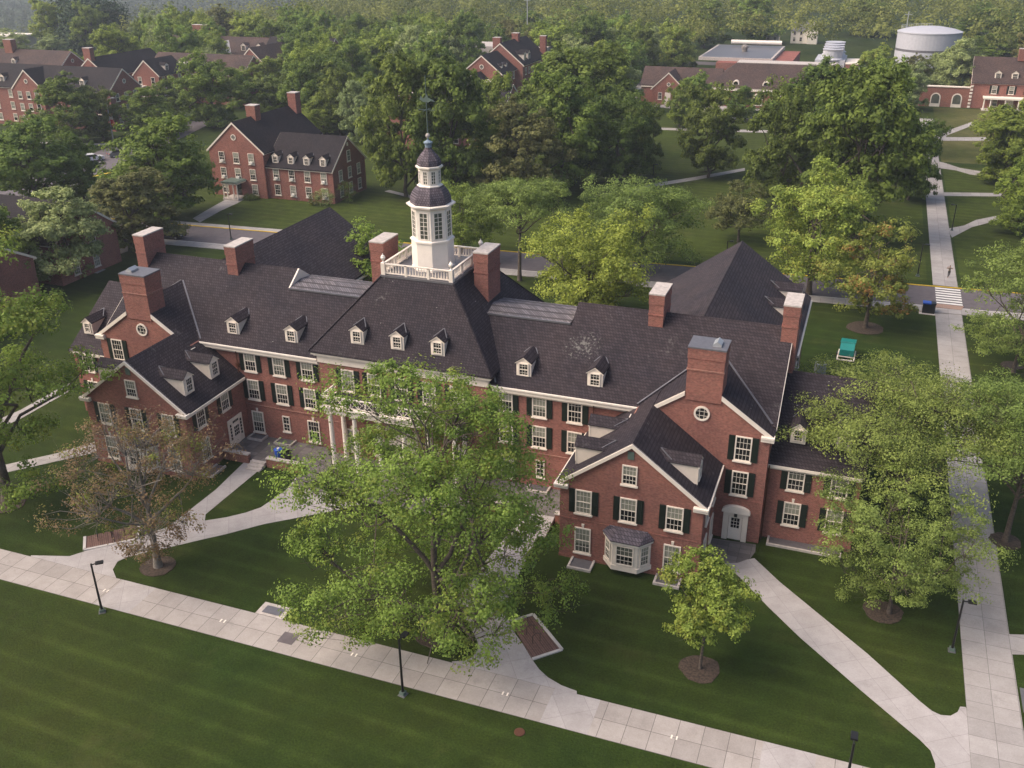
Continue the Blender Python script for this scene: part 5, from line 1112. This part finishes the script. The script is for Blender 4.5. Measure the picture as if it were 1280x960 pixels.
for x in (-49.5, -47.6): bwin(sc, [(x, 280.5, 1.6)], '-y', 1.1, 2.0, fixed=3)
arch = lambda x, w, z0, z1: [(x - w, z0), (x + w, z0), (x + w, z1)] + [(x + w * math.cos(a), z1 + w * math.sin(a)) for a in [math.pi * k / 8 for k in range(1, 8)]] + [(x - w, z1)]
for x in (-41.5, -36.5, -31.2, -26, -21, -16):
    b = MB(); b.ext(arch(x, 1.25, .5, 2.6), 'y', 279.40, 279.5, 'trim'); fr = part(b, 'window', sc); g = MB(); g.ext(arch(x, .95, .8, 2.6), 'y', 279.36, 279.396, 'glass_dim'); sub(g, 'glass', fr)
for x in (-45.8 + 8.2, -29.5, -21): 
    b = MB(); b.ext(arch(x, .9, 5.75, 6.1), 'y', 279.95, 281.6, 'trim'); q = part(b, 'dormer', sc); g = MB(); g.ext(arch(x, .6, 5.85, 6.1), 'y', 279.92, 279.946, 'glass_dark'); sub(g, 'glass', q)
b = MB(); b.ext(arch(-48.5, .9, 5.3, 5.7), 'y', 280.9, 282.5, 'trim'); part(b, 'dormer', sc)
fl = thing('flat_roofed_building', 'flat roofed brick and concrete building with round roof vents', 'building', (-45, 350, 0))
b = MB(); b.box(-57, -34, 332, 370, -.3, 5.9, 'brick'); b.box(-48, -34.1, 331.9, 333, 3.8, 5.9, 'cap'); part(b, 'wall', fl)
b = MB(); b.box(-57.3, -33.7, 331.6, 370.4, 5.9, 6.9, 'cap'); b.box(-56.6, -34.4, 332.4, 369.6, 6.9, 6.95, 'lead'); part(b, 'roof', fl)
for x, y in ((-53.5, 358), (-49.5, 345), (-46.8, 358), (-43.8, 345), (-39.8, 358), (-38.8, 345)): c = MB(); c.lathe([(.9, 6.9), (.9, 7.9), (1.2, 8.0), (1.2, 8.7), (.6, 9.2)], (0, 0, 0), 12, 'cap'); c.build('roof_vent', fl).matrix_parent_inverse = Matrix.Translation((0, 0, 0)); fl.children[-1].location = (x + 45, y - 350, 0)
b = MB(); b.tube([(-52, 366, 8.4), (-34.5, 366, 8.4)], .7, 10, 'white'); part(b, 'duct', fl)
ct = thing('cooling_unit', 'row of stacked white cooling fans behind pale walls', 'cooling plant', (-16, 332, 0))
b = MB(); b.box(-20.5, -11.5, 329.5, 345, 0, 7.4, 'tank'); part(b, 'casing', ct)
for k in range(4): c = MB(); c.lathe([(3.7, 0), (3.0, .5), (2.9, 2.4), (3.2, 3.0)], (0, 0, 0), 18, 'tank'); c.build('fan_stack', ct, (-15.5 + 16, 331.5 + k * 3.6 - 332 + .6, 7.5 + k * .35))
b = MB(); b.box(-27, -20.9, 328, 341, 0, 5, 'brick2'); b.box(-27.2, -20.7, 327.8, 341.2, 5, 5.3, 'trim'); b.box(-11.1, -7.5, 328, 341, 0, 6.5, 'brick2'); b.box(-11.2, -7.4, 327.8, 341.2, 6.5, 6.8, 'trim'); part(b, 'screen_wall', ct)
tk = thing('storage_tank', 'large round white storage tank with shallow domed top and railing', 'storage tank', (12.3, 349, 0))
b = MB(); b.lathe([(9.6, 0), (9.6, 9.2)], (0, 0, 0), 56, 'tank'); b.lathe([(9.62, 9.2), (9.62, 9.9)], (0, 0, 0), 56, 'lead'); b.lathe([(9.6, 9.9), (9.6, 14.6)], (0, 0, 0), 56, 'tank'); b.build('shell', tk)
b = MB(); b.lathe([(9.75, 14.6), (9.75, 14.9), (7.5, 15.6), (4.5, 16.15), (1.5, 16.4), (.05, 16.42)], (0, 0, 0), 56, 'tank'); b.build('dome_top', tk)
b = MB()
for k in range(15): a = 1.5 + k * .09; b.bar((9.3 * math.cos(a), 9.3 * math.sin(a), 14.9), (9.3 * math.cos(a), 9.3 * math.sin(a), 16.3), .08, 'tank')
for z in (15.6, 16.3): b.tube([(9.3 * math.cos(1.5 + k * .09), 9.3 * math.sin(1.5 + k * .09), z) for k in range(15)], .05, 5, 'tank')
b.build('railing', tk)
kh = thing('brick_house', 'brick house with two dormers and a white porch at the far right edge', 'building', (40, 302, 0))
block(kh, 23.0, 62, 295.7, 308, 7.0, 12.8, 'x', 'roof_old'); chimney(kh, 33.6, 35.4, 300.5, 302, 12, 15.2); chimney(kh, 36.5, 39, 304, 306, 10, 18.5)
for x in (29.2, 33.3, 37.4, 41.5): dormer(kh, x, 296.7, 7.6, w=1.6, hw=1.7, ha=.6, L=3, roofm='roof_old')
for x in (28.8, 33.0, 37.2, 41.5): window(kh, x, 295.7, 4.0, 1.3, 2.1, '-y', True)
bwin(kh, [(x, 295.7, .7) for x in (29.5, 41.5)], '-y', 1.3, 2.1)
b = MB(); b.box(26.3, 39, 292, 295.68, 3.0, 3.4, 'white'); b.box(26.3, 39, 292, 295.68, 0, .2, 'cap'); pc = part(b, 'porch', kh)
for x in (26.6, 28.2, 31.8, 35, 38.6): c = MB(); c.lathe([(.2, 0), (.16, 2.7), (.22, 2.8)], (0, 0, 0), 8, 'white'); c.build('column', pc, (x - 0, 292.3, .2))
b = MB(); b.box(32, 34, 295.6, 295.69, .2, 3, 'white'); part(b, 'door', kh)
for z in range(0, 12): pass
b = MB(); [b.box(22.9, 23.6, 295.45, 295.69, z * .9 + .1, z * .9 + .6, 'trim') for z in range(8)]; part(b, 'quoin', kh)
aw = thing('arcade_wall', 'low brick arcade with arched openings between the oak and the far right house', 'wall', (17, 296, 0))
b = MB(); b.box(10.5, 22.9, 295.7, 297, -.2, 5.2, 'brick2'); b.box(10.3, 22.95, 295.5, 297.1, 5.2, 5.45, 'trim'); part(b, 'brickwork', aw)
for x in (14.6, 20.0):
    b = MB(); b.ext(arch(x, 1.3, 0, 2.4), 'y', 295.6, 295.69, 'trim'); a_ = part(b, 'arch', aw); g = MB(); g.ext(arch(x, 1.0, .9, 2.4), 'y', 295.56, 295.596, 'glass_dim'); sub(g, 'glass', a_)
wh = thing('white_house', 'small white clapboard house among trees beyond the cooling fans', 'building', (-34, 452, 0))
block(wh, -39, -30, 450, 458, 5.4, 8.4, 'x', 'lead', 'white'); block(wh, -32, -28, 448.5, 454, 6.4, 9.0, 'y', 'lead', 'white'); bwin(wh, [(x, 450, z) for x in (-37.5, -34.8) for z in (3.4, .9)], '-y', 1.1, 1.7)
wg = thing('garage', 'low white garage left of the white clapboard house', 'building', (-47, 452, 0)); block(wg, -50, -44, 450, 456, 3.2, 5.0, 'x', 'lead', 'white'); bwin(wg, [(-48.5, 450, 1.2), (-45.5, 450, 1.2)], '-y', 1.1, 1.2)
gh = thing('grey_house', 'grey roofed house half hidden by trees beyond the low brick school', 'building', (-105, 345, 0)); block(gh, -112, -98, 340, 350, 5.5, 9.5, 'x', 'lead', 'cap')
for x, y, h, l in ((5.5, 372, 19, 'tall lattice mast left of the white storage tank'), (-118, 335, 24, 'tall pale utility pole behind the far gabled house')):
    b = MB(); b.bar((x, y, 0), (x, y, h), .28, 'steel'); b.bar((x - 1.2, y, h - 1), (x + 1.2, y, h - 1), .14, 'steel'); tag(b.build('utility_pole'), l, 'utility pole')

# ------------------------------------------------------------------ lamps, bins, vehicles, people
def lamp_proto():
    p = MB(); p.box(-.16, .16, -.16, .16, 0, .28, 'verd'); p.lathe([(.10, .28), (.085, .5), (.065, 4.1), (.06, 4.3)], (0, 0, 0), 10, 'metal')
    a = MB(); a.bar((0, 0, 4.2), (.42, 0, 4.24), .06, 'metal'); a.box(.28, .82, -.17, .17, 4.2, 4.32, 'metal')
    f = MB(); f.box(-.24, .24, -.24, .24, -.05, .045, 'lead')
    return p.mesh('post'), a.mesh('lamp_head'), f.mesh('footing')
LP = lamp_proto()
def lamp(x, y, rz, label, s=1.0):
    t = thing('street_lamp', label, 'street lamp', (x, y, 0), rz, 'dark lamp posts along the walks'); t.scale = (s, s, s)
    for n_, me in zip(('post', 'lamp_head', 'footing'), LP): link(n_, me, t)
lamp(-48.2, 42.7, R(40), 'dark lamp post at the left end of the long front path'); lamp(-23.65, 42.5, R(80), 'dark lamp post below the big tree, standing at the lower edge of the front path', 1.06)
lamp(10.0, 59.0, R(0), 'dark lamp post beside the right hand path, under bare locust twigs'); lamp(3.65, 42.9, R(90), 'lamp post cut by the bottom edge right of the young tree', 1.12)
lamp(8.7, 142, R(0), 'dark lamp post before the street crossing, under the orange tinged maple', 1.1); lamp(-17.5, 136.4, 0, 'short lamp post at the yellow kerb left of the right rear roof'); lamp(-38.6, 182.2, 0, 'lamp post on the shaded lawn beside the diagonal walk')
lamp(-95.3, 125.9, 0, 'lamp post on the pavement across the street from the dormitory'); lamp(10.3, 188, 0, 'lamp post far along the side path beside the oak'); lamp(14.2, 168, R(180), 'lamp post along the side path past the crossing')
t = thing('banner_lamp', 'tall street light with a red and white banner beside the far street', 'street light', (-171.5, 186.8, 0))
b = MB(); b.lathe([(.16, 0), (.09, 9.2)], (0, 0, 0), 8, 'steel'); b.build('post', t); b = MB(); b.tube([(0, 0, 9.1), (.6, 0, 9.8), (2.0, .0, 10.1)], .06, 6, 'steel'); b.box(1.7, 2.6, -.2, .2, 10.0, 10.2, 'steel'); b.build('lamp_head', t)
M['red'] = plain('red cloth', (.62, .03, .05), .7); b = MB(); b.box(.12, 1.0, -.02, .02, 3.4, 5.0, 'red'); b.box(.12, 1.0, -.021, .021, 5.0, 5.9, 'white'); b.box(.12, 1.0, -.02, .02, 5.9, 6.4, 'red'); b.build('banner', t)
t = thing('banner', 'small red banner on a pole seen above the dormitory chimney', 'banner', (-139, 216, 0)); b = MB(); b.lathe([(.06, 0), (.06, 6)], (0, 0, 0), 6, 'steel'); b.build('post', t); b = MB(); b.box(.05, .9, -.02, .02, 3.0, 5.8, 'red'); b.build('cloth', t)
M['blue_bin'] = plain('blue plastic', (.02, .08, .42), .4); M['black_bin'] = plain('black plastic', (.012, .012, .014), .45); M['teal'] = plain('teal plastic', (.008, .20, .18), .5, var=.06)
t = thing('recycling_bin', 'round blue recycling bin behind the brick terrace wall', 'bin', (-47.9, 65.9, .45)); b = MB(); b.lathe([(.34, 0), (.38, 1.0)], (0, 0, 0), 18, 'blue_bin'); b.build('body', t); b = MB(); b.lathe([(.40, 1.0), (.40, 1.08), (.16, 1.16)], (0, 0, 0), 18, 'blue_bin'); b.lathe([(.14, 1.165), (.14, 1.17)], (0, 0, 0), 12, 'white'); b.build('lid', t)
t = thing('litter_bin', 'black litter bin right next to the round blue one on the terrace', 'bin', (-47.0, 65.8, .45)); b = MB(); b.box(-.35, .35, -.3, .3, 0, .95, 'black_bin'); b.build('body', t); b = MB(); b.box(-.42, .42, -.36, .36, .95, 1.05, 'black_bin'); b.box(-.2, .2, -.2, .2, 1.05, 1.2, 'black_bin'); b.build('lid', t)
t = thing('litter_bin', 'black bin with blue topped lid beside the street crossing', 'bin', (9.8, 127.2, 0)); b = MB(); b.box(-.75, .75, -.45, .45, .02, 1.25, 'black_bin'); b.build('body', t); b = MB(); b.box(-.8, .2, -.5, .5, 1.25, 1.4, 'blue_bin'); b.box(.2, .8, -.5, .5, 1.25, 1.4, 'black_bin'); b.build('lid', t); b = MB(); b.box(-1.1, 1.1, -.9, .9, -.05, .02, 'cap'); b.build('base', t)
t = thing('utility_trailer', 'teal covered equipment box on a cream framed trailer on the back lawn', 'trailer', (.65, 108.6, 0), R(-2))
b = MB(); b.ext([(-1.1, .7), (1.7, .7), (1.7, 1.6), (-.1, 1.9), (-1.1, 1.4)], 'x', -.78, .78, 'teal'); b.build('body', t); b = MB(); b.ext([(-.15, 1.93), (1.8, 1.62), (1.8, 1.7), (-.1, 2.02)], 'x', -.84, .84, 'teal'); b.build('lid', t)
b = MB()
for x in (-.9, .9): b.bar((x, -2.0, .55), (x, .9, .6), .12, 'trim'); b.bar((x, -.9, .55), (x, -.9, 1.0), .1, 'trim')
b.bar((-.9, -2.0, .55), (.9, -2.0, .55), .12, 'trim'); b.bar((-.8, -1.1, .58), (.8, -1.1, .58), .1, 'trim'); b.build('frame', t)
for x in (-1.05, 1.05): c = MB(); c.tube([(x - .09, .2, .33), (x + .09, .2, .33)], .33, 14, 'black_bin'); c.build('wheel', t)
t = thing('condenser_unit', 'pale grey condenser unit standing on the lawn below the teal trailer', 'air conditioner', (-1.9, 103.4, 0), R(20)); b = MB(); b.box(-.5, .5, -.5, .5, 0, 1.2, 'steel'); b.build('casing', t); b = MB(); b.lathe([(.4, 1.2), (.4, 1.25)], (0, 0, 0), 14, 'metal'); b.build('fan', t)
t = thing('condenser_unit', 'grey wall box against the end wall of the hall by the right end chimney', 'air conditioner', (-3.6, 86.5, 0)); b = MB(); b.box(-.1, .75, -.8, .8, 3.2, 4.6, 'steel'); b.build('casing', t)
# cars
M['car_white'] = plain('white car paint', (.66, .66, .68), .25, var=.02); M['car_dark'] = plain('dark car paint', (.02, .022, .028), .2, .3, .05); M['car_grey'] = plain('grey car paint', (.2, .2, .21), .25, .3, .05); M['lampred'] = plain('red lens', (.5, .02, .02), .3)
def car(x, y, rz, paint, label, van=False):
    t = thing('parked_car', label, 'car', (x, y, .03), rz)
    side_ = [(-2.3, .35), (2.3, .35), (2.35, .75), (2.1, 1.0), (1.0, 1.08), (.35, 1.62), (-1.2 if not van else -2.0, 1.66), (-2.0 if not van else -2.25, 1.08 if not van else 1.2), (-2.35, .95)]
    b = MB(); b.ext(side_, 'y', -.88, .88, paint); b.build('body', t)
    g = MB(); g.ext([(.95, 1.12), (.38, 1.56), (-1.15, 1.59), (-1.75, 1.12)], 'y', -.895, .895, 'glass_dark'); g.build('window', t)
    g = MB(); g.add([(1.04, -.75, 1.10), (1.04, .75, 1.10), (.42, .68, 1.61), (.42, -.68, 1.61)], [(0, 1, 2, 3)], 'glass_dark'); g.build('windscreen', t)
    for wx in (-1.45, 1.45):
        for wy in (-.86, .86): c = MB(); c.tube([(wx, wy - .11, .33), (wx, wy + .11, .33)], .34, 14, 'black_bin'); w_ = c.build('wheel', t); c = MB(); c.tube([(wx, wy - .12, .33), (wx, wy + .12, .33)], .19, 10, 'steel'); c.build('rim', w_)
    for wy in (-.6, .6): c = MB(); c.box(2.28, 2.37, wy - .18, wy + .18, .7, .88, 'white'); c.build('headlight', t); c = MB(); c.box(-2.38, -2.3, wy - .15, wy + .15, .8, 1.0, 'lampred'); c.build('tail_light', t)
car(-159.6, 166.6, R(62), 'car_white', 'white sport utility car driving on the street at the left', True)
car(-157.6, 172.5, R(62), 'car_grey', 'grey car just ahead of the white one, half behind a tree')
car(-105.2, yl(-105, -7.2), R(3.5), 'car_dark', 'dark car parked at the kerb under the tree, left of the dormitory walk')
car(-142, 128.5, R(3.5), 'car_grey', 'grey car showing through the leaves of the left trees')
# person on the side path
def person(x, y, rz):
    P = {'pel': (0, 0, .98), 'ch': (0, .02, 1.30), 'nk': (0, .02, 1.50), 'hd': (0, -.01, 1.60), 'sl': (-.19, .02, 1.42), 'sr': (.19, .02, 1.42), 'el': (-.42, -.06, 1.36), 'er': (.40, -.10, 1.30), 'wl': (-.34, -.22, 1.60), 'wr': (.30, -.30, 1.52),
         'hl': (-.10, 0, .92), 'hr': (.10, 0, .92), 'kl': (-.12, -.16, .52), 'kr': (.11, .08, .50), 'al': (-.12, -.14, .09), 'ar': (.11, .34, .13), 'tl': (-.13, -.30, .04), 'tr': (.11, .22, .03)}
    rad = {'pel': .15, 'ch': .16, 'nk': .065, 'hd': .07, 'sl': .075, 'sr': .075, 'el': .046, 'er': .046, 'wl': .03, 'wr': .03, 'hl': .095, 'hr': .095, 'kl': .062, 'kr': .062, 'al': .04, 'ar': .04, 'tl': .035, 'tr': .035}
    E = [('pel', 'ch'), ('ch', 'nk'), ('nk', 'hd'), ('ch', 'sl'), ('ch', 'sr'), ('sl', 'el'), ('sr', 'er'), ('el', 'wl'), ('er', 'wr'), ('pel', 'hl'), ('pel', 'hr'), ('hl', 'kl'), ('hr', 'kr'), ('kl', 'al'), ('kr', 'ar'), ('al', 'tl'), ('ar', 'tr')]
    K = list(P); me = bpy.data.meshes.new('person'); me.from_pydata([P[k] for k in K], [(K.index(a), K.index(c)) for a, c in E], [])
    o = bpy.data.objects.new('person', me); COL.objects.link(o); o.location = (x, y, .04); o.rotation_euler = (0, 0, rz)
    sk = o.modifiers.new('skin', 'SKIN'); 
    for i, k in enumerate(K): me.skin_vertices[0].data[i].radius = (rad[k], rad[k] * (.72 if k in ('pel', 'ch') else 1))
    me.skin_vertices[0].data[0].use_root = True
    o.modifiers.new('sub', 'SUBSURF').levels = 2; o.modifiers['sub'].render_levels = 2
    dg = bpy.context.evaluated_depsgraph_get(); m2 = bpy.data.meshes.new_from_object(o.evaluated_get(dg)); o.modifiers.clear(); o.data = m2; m2.name = 'person'
    M['skin'] = plain('skin', (.45, .26, .18), .6); M['shirt'] = plain('patterned shirt', (.20, .16, .12), .9, var=.6, sc=14); M['trousers'] = plain('dark trousers', (.02, .02, .022), .9); M['hair'] = plain('dark hair', (.03, .02, .012), .7)
    m2.materials.clear()
    for k in ('skin', 'shirt', 'trousers'): m2.materials.append(M[k])
    for p in m2.polygons:
        z = p.center.z; p.material_index = 2 if (.1 < z < 1.0 and abs(p.center.x) < .26) else 1 if z < 1.48 and (abs(p.center.x) < .3) and z >= 1.0 else 0
        p.use_smooth = True
    b = MB(); b.lathe([(.02, 1.53), (.065, 1.56), (.085, 1.64), (.088, 1.70), (.07, 1.77), (.02, 1.80)], (0, -.02, 0), 14, 'skin'); b.tube([(0, -.10, 1.665), (0, -.125, 1.64)], .014, 5, 'skin'); b.box(-.03, .03, -.108, -.10, 1.60, 1.61, 'lampred')
    for x_ in (-.03, .03): b.box(x_ - .012, x_ + .012, -.106, -.098, 1.675, 1.687, 'hair')
    for x_ in (-.092, .092): b.box(x_ - .01, x_ + .01, -.04, .0, 1.64, 1.69, 'skin')
    b.build('head', o, smooth=True)
    b = MB(); b.lathe([(.092, 1.70), (.095, 1.74), (.075, 1.80), (.02, 1.825)], (0, .0, 0), 14, 'hair'); b.lathe([(.07, 1.58), (.088, 1.66), (.09, 1.72)], (0, .018, 0), 14, 'hair'); b.build('hair', o, smooth=True)
    for s_, w_ in ((-1, P['wl']), (1, P['wr'])):
        b = MB(); w = Vector(w_); b.tube([w, w + Vector((-.02 * s_, -.03, .05)), w + Vector((-.03 * s_, -.05, .09))], [.028, .038, .034], 8, 'skin')
        for f in range(4): q = w + Vector((-.03 * s_ + (f - 1.5) * .018, -.05, .09)); L = (.06, .07, .068, .055)[f]; b.tube([q, q + Vector((0, -.015, L * .55)), q + Vector((0, -.035, L * .9))], [.009, .008, .006], 5, 'skin')
        q = w + Vector((-.03 * s_, -.045, .05)); b.tube([q, q + Vector((-.035 * s_, -.03, .03)), q + Vector((-.04 * s_, -.045, .05))], [.011, .009, .007], 5, 'skin'); b.build('hand', o)
    tag(o, 'person in patterned top and dark trousers on the side path, hands raised near the face', 'person')
person(12.75, 142.5, R(10))

# ------------------------------------------------------------------ haze
b = MB(); b.box(-1950, 900, -150, 1950, -58, 62, 'brick'); hz = b.build('haze'); hz['kind'] = 'stuff'
m = bpy.data.materials.new('haze air'); m.use_nodes = True; t = m.node_tree; t.nodes.remove(t.nodes['Principled BSDF'])
pv = t.nodes.new('ShaderNodeVolumePrincipled'); pv.inputs['Color'].default_value = (.80, .88, 1.0, 1); pv.inputs['Density'].default_value = .00024; pv.inputs['Anisotropy'].default_value = .2
t.links.new(pv.outputs[0], t.nodes['Material Output'].inputs['Volume']); hz.data.materials.clear(); hz.data.materials.append(m)
